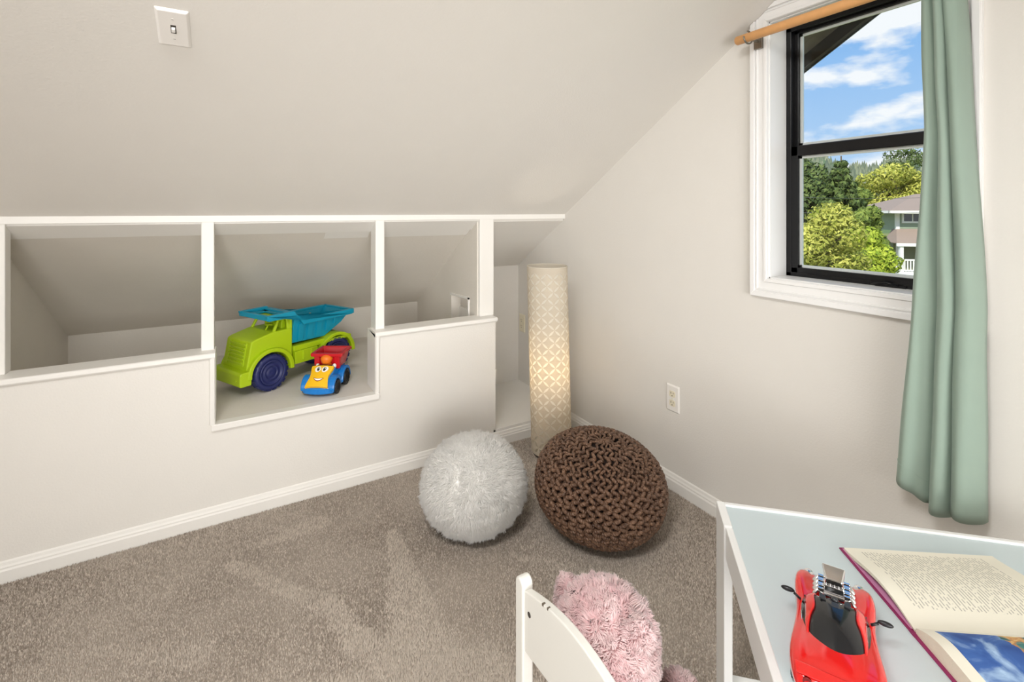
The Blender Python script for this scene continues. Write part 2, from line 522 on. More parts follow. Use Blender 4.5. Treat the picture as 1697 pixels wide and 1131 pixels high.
def page_material(name, kind):
    m = bpy.data.materials.new(name); m.use_nodes = True
    t = m.node_tree; p = t.nodes['Principled BSDF']; p.inputs['Roughness'].default_value = 0.7
    L = t.links.new
    def math_(op, a, b=None, c=None):
        n = t.nodes.new('ShaderNodeMath'); n.operation = op
        for i, x in enumerate((a, b, c)):
            if x is None: continue
            if isinstance(x, (int, float)): n.inputs[i].default_value = x
            else: L(x, n.inputs[i])
        return n.outputs[0]
    co = t.nodes.new('ShaderNodeTexCoord'); sp = t.nodes.new('ShaderNodeSeparateXYZ')
    L(co.outputs['Object'], sp.inputs[0]); X, Y = sp.outputs[0], sp.outputs[1]
    def rect(x0, x1, y0, y1):
        a = math_('MULTIPLY', math_('GREATER_THAN', X, x0), math_('LESS_THAN', X, x1))
        b = math_('MULTIPLY', math_('GREATER_THAN', Y, y0), math_('LESS_THAN', Y, y1))
        return math_('MULTIPLY', a, b)
    paper = rgb(240, 236, 220)
    if kind == 'text':
        ln = math_('LESS_THAN', math_('FRACT', math_('MULTIPLY', X, 1 / 0.0056)), 0.36)
        cell = math_('FLOOR', math_('MULTIPLY', X, 1 / 0.0056))
        cb = t.nodes.new('ShaderNodeCombineXYZ'); L(math_('MULTIPLY', cell, 7.31), cb.inputs[0]); L(math_('MULTIPLY', Y, 150.0), cb.inputs[1])
        nz = t.nodes.new('ShaderNodeTexNoise'); nz.inputs['Scale'].default_value = 1.0; nz.inputs['Detail'].default_value = 0
        L(cb.outputs[0], nz.inputs[0])
        wd = math_('GREATER_THAN', nz.outputs[0], 0.42)
        cb2 = t.nodes.new('ShaderNodeCombineXYZ'); L(math_('MULTIPLY', X, 900.0), cb2.inputs[0]); L(math_('MULTIPLY', Y, 600.0), cb2.inputs[1])
        nz2 = t.nodes.new('ShaderNodeTexNoise'); nz2.inputs['Scale'].default_value = 1.0; L(cb2.outputs[0], nz2.inputs[0])
        ink = math_('MULTIPLY', math_('MULTIPLY', ln, wd), math_('MULTIPLY', rect(0.028, 0.255, 0.036, 0.185), math_('ADD', 0.35, nz2.outputs[0])))
        mxn = t.nodes.new('ShaderNodeMixRGB'); L(math_('MULTIPLY', ink, 0.6), mxn.inputs[0])
        mxn.inputs[1].default_value = paper; mxn.inputs[2].default_value = rgb(96, 92, 86)
        L(mxn.outputs[0], p.inputs['Base Color'])
    else:
        nz = t.nodes.new('ShaderNodeTexNoise'); nz.inputs['Scale'].default_value = 11; nz.inputs['Detail'].default_value = 5; nz.inputs['Distortion'].default_value = 1.2
        L(co.outputs['Object'], nz.inputs[0])
        # left part: sea blue with paler patches; right part: reeds, ochre and green
        r1 = t.nodes.new('ShaderNodeValToRGB'); e = r1.color_ramp.elements
        e[0].position = 0.36; e[0].color = rgb(28, 66, 140); e[1].position = 0.66; e[1].color = rgb(176, 206, 236)
        k = r1.color_ramp.elements.new(0.52); k.color = rgb(62, 104, 176)
        L(nz.outputs[0], r1.inputs[0])
        r2 = t.nodes.new('ShaderNodeValToRGB'); e = r2.color_ramp.elements
        e[0].position = 0.34; e[0].color = rgb(40, 66, 62); e[1].position = 0.7; e[1].color = rgb(236, 214, 150)
        k = r2.color_ramp.elements.new(0.46); k.color = rgb(74, 142, 138)
        k = r2.color_ramp.elements.new(0.56); k.color = rgb(206, 142, 84)
        nz3 = t.nodes.new('ShaderNodeTexNoise'); nz3.inputs['Scale'].default_value = 26; nz3.inputs['Detail'].default_value = 4; nz3.inputs['Distortion'].default_value = 2
        L(co.outputs['Object'], nz3.inputs[0]); L(nz3.outputs[0], r2.inputs[0])
        edge = math_('ADD', X, math_('MULTIPLY', nz.outputs[0], 0.10))
        sel = math_('GREATER_THAN', math_('ADD', edge, math_('MULTIPLY', Y, -0.25)), 0.175)
        mm = t.nodes.new('ShaderNodeMixRGB'); L(sel, mm.inputs[0]); L(r1.outputs[0], mm.inputs[1]); L(r2.outputs[0], mm.inputs[2])
        mxn = t.nodes.new('ShaderNodeMixRGB'); L(rect(0.022, 0.275, -0.186, -0.012), mxn.inputs[0])
        mxn.inputs[1].default_value = paper; L(mm.outputs[0], mxn.inputs[2])
        L(mxn.outputs[0], p.inputs['Base Color'])
    M[name] = m
page_material('page_text', 'text')
page_material('page_picture', 'pic')

# ================================================================== THE ROOM
CZ, CS = 1.212, 0.605            # sloped ceiling: z = CZ - CS*y
def ceil_z(y): return CZ - CS * y
KZ, KS = 1.187, 0.606           # cubby ceiling: z = KZ - KS*y
XL, RY = -4.7, -1.95            # far end of the room, ridge
RZ = ceil_z(RY)
BY = 2 * RY                     # other knee wall

# floor
o = MB().box(XL, 0.0, BY, 0.0, -0.06, 0.0).build('floor', None)
tag(o, 'beige wall to wall carpet floor', 'floor', kind='structure')
def floor_base_material():
    m = mat('carpet_base', rgb(178, 165, 152), 1.0, spec=0.1, bump=1.0, bscale=420, var=0.22, vscale=260)
floor_base_material()
o.data.materials.append(M['carpet_base'])
FLOOR = o

# carpet pile: real tufts where the photograph looks
def carpet():
    st = 0.0043
    xs = np.arange(-2.75, -0.012, st); ys = np.arange(-2.0, -0.014, st)
    gx, gy = np.meshgrid(xs, ys)
    P = np.stack([gx.ravel(), gy.ravel()], 1) + rng.uniform(-.5, .5, (gx.size, 2)) * st
    d = P - CAM[:2]
    dep = d @ FW[:2]; lat = d @ RT[:2]
    px = CXP + FPX * lat / np.maximum(dep, .05); py = HYP + FPX * CAMH / np.maximum(dep, .05)
    ok = (dep > .3) & (px > -160) & (px < 1420) & (py < 1290) & (P[:, 0] < -0.012) & (P[:, 1] < -0.014)
    P = P[ok]; px = px[ok]; py = py[ok]
    n = len(P)
    # the nap: vacuum strokes leave the pile leaning one way or the other
    lean = np.zeros(n)
    nv = np.array([noise.noise(Vector((x * 2.1, y * 2.1, 0.3))) for x, y in P[::1]]) if n < 260000 else np.zeros(n)
    lean += nv * 0.55
    def stroke(a, b, w, s, w0=.35):
        a = np.array(a); b = np.array(b); ab = b - a; L = ab @ ab
        t = np.clip(((P - a) @ ab) / L, 0, 1)
        dd = np.linalg.norm(P - (a + t[:, None] * ab), axis=1)
        ww = w * (w0 + (1 - w0) * t) + nv * 0.02
        return s * np.clip(2.6 - 2.6 * dd / np.maximum(ww, .01), 0, 1)
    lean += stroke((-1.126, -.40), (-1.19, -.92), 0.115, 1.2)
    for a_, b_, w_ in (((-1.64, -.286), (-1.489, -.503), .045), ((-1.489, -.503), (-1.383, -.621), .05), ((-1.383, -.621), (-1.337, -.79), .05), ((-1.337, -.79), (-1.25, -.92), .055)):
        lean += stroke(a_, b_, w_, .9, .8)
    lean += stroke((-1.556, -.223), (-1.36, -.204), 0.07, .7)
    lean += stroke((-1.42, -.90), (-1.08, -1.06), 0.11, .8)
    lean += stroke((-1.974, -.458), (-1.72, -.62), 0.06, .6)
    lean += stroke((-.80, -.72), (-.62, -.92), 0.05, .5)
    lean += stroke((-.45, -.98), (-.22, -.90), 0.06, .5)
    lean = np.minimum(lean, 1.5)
    a = rng.uniform(0, 2 * PI, n)
    r = 0.0027
    dirv = np.array([0.42, 0.9])
    h = 0.0075 * rng.uniform(.7, 1.15, n)
    tip = np.stack([P[:, 0] + rng.normal(0, .0014, n) + dirv[0] * lean * .0034, P[:, 1] + rng.normal(0, .0014, n) + dirv[1] * lean * .0034, h], 1)
    ring = []
    for k in range(3):
        q = a + 2 * PI * k / 3
        ring.append(np.stack([P[:, 0] + r * np.cos(q), P[:, 1] + r * np.sin(q), np.zeros(n)], 1))
    V = np.stack(ring + [tip], 1).reshape(-1, 3)
    b = (np.arange(n) * 4)[:, None]
    T = np.concatenate([b + [[0, 1, 3]], b + [[1, 2, 3]], b + [[2, 0, 3]]], 1).reshape(-1, 3)
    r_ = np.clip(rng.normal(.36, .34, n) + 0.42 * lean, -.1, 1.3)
    o = tri_mesh('carpet_pile', V, T, 'pile', FLOOR, rnd=np.repeat(r_, 4))
    o['kind'] = 'stuff'
carpet()

# ceiling: two slopes meeting at the ridge
mb = MB()
HY = .052                       # front of the posts and header, set back behind the sills
mb.prism([(HY + .02, ceil_z(HY + .02)), (RY, RZ), (RY, RZ + .12), (HY + .02, ceil_z(HY + .02) + .12)], XL, 0.0, 'x')
mb.prism([(RY, RZ), (BY, CZ), (BY, CZ + .12), (RY, RZ + .12)], XL, 0.0, 'x')
tag(mb.build('ceiling', 'wall_paint'), 'sloped off-white attic ceiling above the knee wall', 'ceiling', kind='structure')

# gable wall with the window opening
OY0, OY1, OZ0, OZ1 = -1.655, -1.155, 0.963, 1.867     # opening
GT = 0.14
def gable():
    def zt(y):
        return (KZ - KS * y if y > .06 else ceil_z(y)) + 0.04
    mb = MB()
    mb.prism([(0.60, -.1), (0.60, zt(.60)), (0.06, zt(.06)), (OY1, zt(OY1)), (OY1, -.1)], 0, GT, 'x')
    mb.prism([(OY1, -.1), (OY1, OZ0), (OY0, OZ0), (OY0, -.1)], 0, GT, 'x')
    mb.prism([(OY1, OZ1), (OY1, zt(OY1)), (OY0, zt(OY0)), (OY0, OZ1)], 0, GT, 'x')
    mb.prism([(OY0, -.1), (OY0, zt(OY0)), (RY, RZ + .05), (BY, CZ + .05), (BY, -.1)], 0, GT, 'x')
    return mb.build('wall_right', 'wall_paint')
tag(gable(), 'off-white gable wall with the window', 'wall', kind='structure')
tag(MB().prism([(0, -.1), (0, CZ + .05), (RY, RZ + .05), (BY, CZ + .05), (BY, -.1)], XL - .1, XL, 'x').build('wall_left', 'wall_paint'),
    'off-white end wall of the attic room', 'wall', kind='structure')
tag(MB().box(XL, 0, BY - .1, BY, -.1, CZ + .1).build('wall_front', 'wall_paint'),
    'low off-white knee wall behind the camera', 'wall', kind='structure')

# ---- knee wall with its open cubbies
KW = empty('wall_back', (0, 0, 0), label='off-white knee wall with open storage cubbies and a low niche', cat='wall', kind='structure')
SH = 0.383        # cubby floor
SI = 0.645        # panel tops
D = 1.0           # cubby depth
XA0, XA1 = -1.745, -1.702
XB0, XB1 = -1.073, -1.032
XC0, XC1 = -0.541, -0.460
XS0, XS1 = -1.700, -1.085     # the step down to the low shelf
XP = -0.477       # right end of the panel
# front panels
HB = KZ - KS * HY           # underside of the header
MB().box(XL, XS0 - .004, 0.0, .02, 0, SI).build('panel', 'wall_paint', KW)
MB().box(XS0 - .004, XS1 + .002, 0.0, .02, 0, SH - .022).build('panel', 'wall_paint', KW)
MB().box(XS1 + .002, XP, 0.0, .02, 0, SI).build('panel', 'wall_paint', KW)
MB().box(XP - .02, XP, 0.02, .6, 0, SI).build('panel', 'wall_paint', KW)
# header, posts
MB().box(XL, 0.0, HY - .002, HY + .04, HB, CZ + .03).build('header', 'wood_paint', KW, bevel=.0025)
PT = HB + .004
MB().box(-2.345, -2.291, HY, HY + .05, SI + .012, PT).build('post', 'wood_paint', KW, bevel=.003)
MB().box(XL, -2.345, HY, HY + .05, SI + .012, PT + .02).build('panel', 'wall_paint', KW)
MB().box(XA0, XA1, HY - .001, HY + .088, SH, PT).build('post', 'wood_paint', KW, bevel=.003)
MB().box(XB0, XB1, HY - .001, HY + .088, SH, PT).build('post', 'wood_paint', KW, bevel=.003)
MB().box(XC0, XC1, HY - .001, HY + .06, SI + .012, PT).build('post', 'wood_paint', KW, bevel=.003)
# sills with a rounded nose, turning down the sides of the low shelf
def sill(x0, x1):
    m = MB()
    m.prism([(.10, SI + .012), (-.006, SI + .012), (-.011, SI + .008), (-.012, SI - .004), (-.008, SI - .010), (.0, SI - .012), (.10, SI)], x0, x1, 'x')
    return m.build('sill', 'wood_paint', KW, bevel=.0015)
sill(XL, XS0 + .004); sill(XS1 - .004, XP + .008)
def edge_trim(x0, x1):
    MB().prism([(x0, .0), (x0 + .004, -.009), (x0 + .009, -.011), (x1 - .004, -.011), (x1, -.006), (x1, .14), (x0, .14)], SH + .001, SI + .002, 'z').build('edge_trim', 'wood_paint', KW)
edge_trim(XS0 - .018, XS0 + .004); edge_trim(XS1 - .004, XS1 + .016)
MB().box(XS0 - .010, XS1 + .014, -.014, .03, SH - .024, SH + .001).build('shelf_edge', 'wood_paint', KW, bevel=.003)
# cubby shell
HX0, HX1 = -.547, -.490
MB().box(-3.0, XC1, .02, D, SH - .02, SH).build('cubby_floor', 'cubby_paint', KW)
def kz(y): return KZ - KS * y
def kc(y): return KZ + .013 - (KS + .013) * y
C0 = HY + .02
MB().prism([(C0, kc(C0)), (D + .05, kc(D + .05)), (D + .05, kc(D + .05) + .08), (C0, kc(C0) + .05)], XL, HX1, 'x').build('cubby_ceiling', 'cubby_paint', KW)
MB().prism([(HY + .02, kz(HY + .02)), (.65, kz(.65)), (.65, kz(.65) + .08), (HY + .02, kz(HY + .02) + .06)], HX1, 0.0, 'x').build('niche_ceiling', 'wall_paint', KW)
MB().box(-3.0, XC1, D, D + .04, SH - .05, kz(D) + .04).build('cubby_back', 'cubby_paint', KW)
MB().prism([(C0, SH - .02), (D + .02, SH - .02), (D + .02, kz(D) + .02), (C0, kz(C0) + .02)], -2.41, -2.345, 'x').build('cubby_side', 'cubby_paint', KW)
# boards nailed along the slope behind the header
def slope_board(x0, x1, y0, y1, t):
    MB().hexa([(x0, y0, kz(y0) - t), (x1, y0, kz(y0) - t), (x1, y1, kz(y1) - t), (x0, y1, kz(y1) - t),
               (x0, y0, kz(y0) + .02), (x1, y0, kz(y0) + .02), (x1, y1, kz(y1) + .02), (x0, y1, kz(y1) + .02)]).build('slope_board', 'wood_paint', KW)
for x0, x1 in ((-2.345, XA0), (XA1, XB0), (XB1, XC0)):
    slope_board(x0, x1, HY + .01, .140, .0)
slope_board(XB1, XC0, .140, .205, -.009)
slope_board(XB0 - .2, XB0, .140, .205, -.009)
# partition beside the niche, with a small opening
def partition():
    m = MB()
    y0, y1, z1 = .176, .408, .728
    zb = .50
    m.prism([(C0, 0), (C0, kz(C0) + .02), (y0, kz(y0) + .02), (y0, 0)], HX0, HX1, 'x')
    m.prism([(y0, 0), (y0, zb), (y1, zb), (y1, 0)], HX0, HX1, 'x')
    m.prism([(y0, z1), (y0, kz(y0) + .02), (y1, kz(y1) + .02), (y1, z1 - .012)], HX0, HX1, 'x')
    m.prism([(y1, 0), (y1, kz(y1) + .02), (D, kz(D) + .02), (D, 0)], HX0, HX1, 'x')
    m.build('partition', 'cubby_paint', KW)
    f = MB()
    f.box(HX0 - .006, HX0 + .002, y0 - .012, y0, zb - .01, z1 + .01)
    f.hexa([(HX0 - .006, y0 - .012, z1), (HX0 + .002, y0 - .012, z1), (HX0 + .002, y1 + .01, z1 - .012), (HX0 - .006, y1 + .01, z1 - .012),
            (HX0 - .006, y0 - .012, z1 + .012), (HX0 + .002, y0 - .012, z1 + .012), (HX0 + .002, y1 + .01, z1), (HX0 - .006, y1 + .01, z1)])
    f.build('opening_trim', 'wood_paint', KW)
partition()
# niche
NB = .57
MB().box(HX1, 0.0, .0, NB, .066, .084).build('niche_shelf', 'wood_paint', KW, bevel=.002)
MB().box(HX1, 0.0, .0, .02, 0, .066).build('panel', 'wall_paint', KW)
MB().box(HX1 - .01, 0.0, NB, NB + .03, 0, kz(NB) + .03).build('niche_back', 'wall_paint', KW)

# baseboards, a stepped profile
def baseboard_prof():
    return [(0, 0), (.013, 0), (.013, .044), (.010, .05), (.010, .055), (.0065, .061), (.0045, .07), (0, .074)]
bb = MB()
bb.prism([(-p[0], p[1] * .94) for p in baseboard_prof()], XL, 0.0, 'x')
tag(bb.build('baseboard_back', 'wood_paint'), 'off-white baseboard along the knee wall', 'baseboard', kind='structure')
bb = MB()
bb.prism([(-p[0], p[1]) for p in baseboard_prof()], BY, -.0, 'y')
tag(bb.build('baseboard_right', 'wood_paint'), 'off-white baseboard along the gable wall', 'baseboard', kind='structure')

# ---- window casing
TR = empty('trim_1', (0, 0, 0), label='white moulded casing around the window', cat='window trim', kind='structure')
def casing():
    e = .062
    def clip(poly):          # cut by the sloping ceiling
        out = []
        f = lambda p: ceil_z(p[0]) - .0015 - p[1]
        for a, b in zip(poly, poly[1:] + poly[:1]):
            fa, fb = f(a), f(b)
            if fa >= 0: out.append(a)
            if (fa >= 0) != (fb >= 0):
                t = fa / (fa - fb); out.append((a[0] + (b[0] - a[0]) * t, a[1] + (b[1] - a[1]) * t))
        return out
    def lay(i0, i1):
        """left, top, right, bottom boards between inset i0 (outer) and i1 (inner), 0..1 of the width"""
        yl0, yl1 = OY1 + e * (1 - i0), OY1 + e * (1 - i1)
        yr0, yr1 = OY0 - e * (1 - i0), OY0 - e * (1 - i1)
        zb0, zb1 = OZ0 - e * 1.1 * (1 - i0), OZ0 - e * 1.1 * (1 - i1)
        zt0, zt1 = OZ1 + e * (1 - i0), OZ1 + e * (1 - i1)
        return [clip(p) for p in ([(yl0, zb0), (yl0, zt0), (yl1, zt1), (yl1, zb1)], [(yl0, zt0), (yr0, zt0), (yr1, zt1), (yl1, zt1)],
                                  [(yr0, zb0), (yr1, zb1), (yr1, zt1), (yr0, zt0)], [(yl0, zb0), (yl1, zb1), (yr1, zb1), (yr0, zb0)])]
    boards = [MB().prism(p, -.012, 0, 'x').build('casing_board', 'white_trim', TR) for p in lay(0, 1)]
    for (i0, i1, dd) in ((.02, .30, .020), (.36, .46, .016), (.80, .98, .016)):
        for poly, b in zip(lay(i0, i1), boards):
            if len(poly) > 2: MB().prism(poly, -dd, -.011, 'x').build('bead', 'white_trim', b, bevel=.0015, seg=1)
casing()

# ---- window
WN = empty('window_1', (0, 0, 0), label='black framed sash window looking onto trees and sky', cat='window', kind='structure')
def win():
    FX0, FX1 = .098, .138
    for p in ([0, FX0, OY0 - .001, OY0 + .004, OZ0, OZ1], [0, FX0, OY1 - .004, OY1 + .001, OZ0, OZ1],
              [0, FX0, OY0, OY1, OZ0 - .001, OZ0 + .004], [0, FX0, OY0, OY1, OZ1 - .004, OZ1 + .001]):
        MB().box(*p).build('jamb', 'white_trim', WN)
    y0, y1, z0, z1 = OY0 + .004, OY1 - .004, OZ0 + .004, OZ1 - .004
    fw = .018
    fr = MB()
    fr.box(FX0, FX1, y0, y0 + fw, z0, z1); fr.box(FX0, FX1, y1 - fw, y1, z0, z1)
    fr.box(FX0, FX1, y0, y1, z0, z0 + .014); fr.box(FX0, FX1, y0, y1, z1 - .018, z1)
    fr.build('frame', 'black_frame', WN, bevel=.002)
    def sash(name, x0, x1, za, zb, sw, rb, rt):
        s = MB()
        a, b = y0 + fw - .002, y1 - fw + .002
        s.box(x0, x1, a, a + sw, za, zb); s.box(x0, x1, b - sw, b, za, zb)
        s.box(x0, x1, a, b, za, za + rb); s.box(x0, x1, a, b, zb - rt, zb)
        so = s.build(name, 'black_frame', WN, bevel=.002)
        g = MB(); g.box((x0 + x1) / 2 - .002, (x0 + x1) / 2 + .002, a + sw - .003, b - sw + .003, za + rb - .003, zb - rt + .003)
        g.build('pane', 'window_glass', so)
        w = MB()
        xm = (x0 + x1) / 2
        bw = .009
        w.box(xm + .003, x1 + .002, b - sw - bw, b - sw + .001, za + rb, zb - rt); w.box(xm + .003, x1 + .002, a + sw - .001, a + sw + bw, za + rb, zb - rt)
        w.box(xm + .003, x1 + .002, a + sw, b - sw, zb - rt - bw, zb - rt + .001)
        w.box(xm + .003, x1 + .002, a + sw, b - sw, za + rb - .001, za + rb + bw)
        w.build('glazing_bead', 'white_trim', so)
    sash('upper_sash', .120, .136, 1.408, z1 - .012, .016, .028, .014)
    sash('lower_sash', .100, .118, z0 + .010, 1.432, .024, .022, .036)
    lk = MB(); lk.box(.092, .1, -1.52, -1.44, OZ0 + .004, OZ0 + .012); lk.tube([(.09, -1.50, OZ0 + .012), (.086, -1.47, OZ0 + .018), (.09, -1.43, OZ0 + .012)], .004)
    lk.build('latch', 'black_frame', WN)
win()

# ---- roof overhang outside the gable
RO = empty('roof_overhang', (0, 0, 0), label='weathered brown roof overhang above the window outside', cat='roof', kind='structure')
def overhang():
    def rz(y, o): return 1.722 + o - .56 * (y + 0.9)
    x1 = .47
    a, b = 0.6, RY
    def strip(n, m, x0, x1, o0, o1):
        MB().prism([(a, rz(a, o0)), (b, rz(b, o0)), (b, rz(b, o1)), (a, rz(a, o1))], x0, x1, 'x').build(n, m, RO, bevel=.001)
    for k in range(4):
        xa = GT + k * (x1 - GT) / 4
        strip('soffit_board', 'soffit', xa + .001, xa + (x1 - GT) / 4 - .001, .075 + .001 * (k % 2), .12)
    strip('barge_board', 'fascia', x1, x1 + .025, .022, .125)
    strip('drip_edge', 'wire', x1 + .025, x1 + .032, .016, .13)
overhang()

# ================================================================== WALL FITTINGS
def plate_shape(w, h, t):
    m = MB()
    m.hexa([(-w / 2, -h / 2, 0), (w / 2, -h / 2, 0), (w / 2, h / 2, 0), (-w / 2, h / 2, 0),
            (-w / 2 + .006, -h / 2 + .006, t), (w / 2 - .006, -h / 2 + .006, t), (w / 2 - .006, h / 2 - .006, t), (-w / 2 + .006, h / 2 - .006, t)])
    return m
def basis(o, x, y, z, loc):
    o.matrix_world = Matrix(((x[0], y[0], z[0], loc[0]), (x[1], y[1], z[1], loc[1]), (x[2], y[2], z[2], loc[2]), (0, 0, 0, 1)))
th = math.atan(CS)
sw = empty('light_switch', label='white light switch plate on the sloped ceiling', cat='light switch')
basis(sw, (1, 0, 0), (0, -math.cos(th), math.sin(th)), (0, -math.sin(th), -math.cos(th)), (-1.765, -.727, ceil_z(-.727) - .0005))
plate_shape(.070, .115, .006).build('plate', 'plate_white', sw, bevel=.0015)
MB().box(-.0055, .0055, -.0125, .0125, .0055, .0066).build('toggle_slot', 'slot_dark', sw)
MB().hexa([(-.004, -.009, .006), (.004, -.009, .006), (.004, .007, .006), (-.004, .007, .006),
           (-.0036, -.004, .014), (.0036, -.004, .014), (.0036, .006, .014), (-.0036, .006, .014)]).build('toggle', 'plate_white', sw, bevel=.001)
for s in (-1, 1):
    k = MB().lathe([(.0028, .0058), (.0026, .0068)], 12, c=(0, s * .030, 0)).build('screw', 'plate_white', sw)
    MB().box(-.0022, .0022, s * .030 - .0004, s * .030 + .0004, .0067, .0071).build('screw_slot', 'slot_dark', k)

def outlet(y, z, face, label):
    o = empty('wall_outlet', label=label, cat='outlet')
    basis(o, (0, -1, 0), (0, 0, 1), (-1, 0, 0), (-.0005, y, z))
    plate_shape(.072, .117, .006).build('plate', face, o, bevel=.0015)
    for s in (-1, 1):
        prof = []
        for k in range(24):
            q = 2 * PI * k / 24
            prof.append((max(-.0165, min(.0165, .019 * math.cos(q))), s * .0195 + max(-.0135, min(.0135, .0165 * math.sin(q)))))
        r = MB().prism(prof, .005, .0072, 'z').build('receptacle', 'plate_cream', o)
        MB().box(-.0075, -.0055, s * .0195 + .000, s * .0195 + .008, .0065, .0076).build('slot', 'slot_dark', r)
        MB().box(.0055, .0075, s * .0195 + .001, s * .0195 + .007, .0065, .0076).build('slot', 'slot_dark', r)
        MB().lathe([(.0026, .0065), (.0026, .0076)], 10, c=(0, s * .0195 - .0075, 0)).build('slot', 'slot_dark', r)
    MB().lathe([(.003, .0055), (.0028, .0068)], 12).build('screw', 'plate_cream', o)
    return o
outlet(-.728, .394, 'plate_white', 'white duplex outlet on the gable wall below the window')
outlet(.517, .467, 'plate_cream', 'cream outlet inside the niche beside the floor lamp')

# ================================================================== CURTAIN ROD AND CURTAIN
ROD = empty('curtain_rod', (0, 0, 0), label='light wooden curtain rod across the top of the window', cat='curtain rod')
RODZ, RODX = 1.808, -.08
MB().tube([(RODX, -1.084, RODZ), (RODX, -1.087, RODZ), (RODX, -1.3, RODZ), (RODX, -1.86, RODZ), (RODX, -1.863, RODZ)], [.0135, .0155, .0155, .0155, .0135], 20).build('rod', 'rod_wood', ROD)
for y in (-1.128, -1.80):
    b = MB()
    pts = [(RODX + .024 * math.cos(q), y, RODZ + .022 * math.sin(q)) for q in np.linspace(-PI * 1.0, PI * .55, 14)]
    b.tube(pts, .003, 6)
    b.tube([(RODX + .022, y, RODZ - .004), (-.012, y, RODZ - .004)], .0045, 8)
    b.box(-.024, -.010 if y > -1.7 else 0.0, y - .014, y + .014, RODZ - .03, RODZ + .028)
    b.build('bracket', 'bracket_metal', ROD)

def curtain():
    o = empty('curtain', (0, 0, 0), label='sage green fabric curtain panel pushed to the right of the window', cat='curtain')
    zt = RODZ + .02
    nz_, ns = 60, 150
    # folds: (start, end, depth) across the width; overlapping pleats with deep creases between
    P = []
    for i in range(nz_ + 1):
        v = i / nz_
        row = []
        for j in range(ns + 1):
            s = j / ns
            # widths of the three folds
            w = [.42, .25, .33]
            k = 0 if s < w[0] else (1 if s < w[0] + w[1] else 2)
            s0 = [0, w[0], w[0] + w[1]][k]
            u = (s - s0) / w[k]
            # hem lengths differ
            zb = [0.470 - .034 * min(u * 1.25, 1.0) , .424, .438 - .006 * u][k]
            z = zt + (zb - zt) * v
            yl = -1.618 - .006 * min(v * 2.2, 1) + .062 * max(0, (v - .30) / .7) ** 1.1     # left edge swings out below
            yr = -1.694 - .038 * min(v * 1.6, 1)
            c1 = yl + (yr - yl) * (.40 + .04 * v); c2 = yl + (yr - yl) * (.665 + .01 * v)
            a, b = [(yl, c1), (c1 + .012, c2), (c2 + .012, yr)][k]
            y = a + (b - a) * u
            dep = [.040, .044, .042][k] * (1 + .15 * v)
            bulge = math.sin(PI * min(max(u, 0), 1)) ** .48
            if k == 0:
                bulge = math.sin(PI * (0.16 + .84 * u)) ** .7 * (1.0) 
            x = -.030 - dep * 1.35 * bulge - .018 * (1 - v) ** 3
            if k == 0: x -= .012 * math.sin(u * PI * 2.2 + 1) * v
            n_ = noise.noise(Vector((s * 7, z * 3.0, 1.7)))
            x += .006 * n_; y += .004 * noise.noise(Vector((s * 5, z * 4, 6.1)))
            # gathered round the rod at the top
            row.append((min(x, -.026), y, z))
        P.append(row)
    m = MB(); m.grid(P, True)
    c = m.build('panel', 'curtain_fabric', o, solid=.002)
    # a back fold that shows at the left edge and a gathered heading on the rod
    r = MB()
    for k in range(5):
        yy = -1.612 - k * .024
        pts = [(RODX + .021 * math.cos(q), yy + .002 * math.sin(3 * q), RODZ + .021 * math.sin(q)) for q in np.linspace(0, 2 * PI, 18)]
        r.tube(pts, .005, 6, caps=False)
    r.build('rod_loops', 'curtain_fabric', o)
    h = MB()
    hem = [(P[-3][j][0] - .0016, P[-3][j][1], P[-3][j][2] + .012) for j in range(0, 62)]
    h.tube(hem, .0009, 4); h.build('hem_stitch', 'curtain_fabric', c)
curtain()

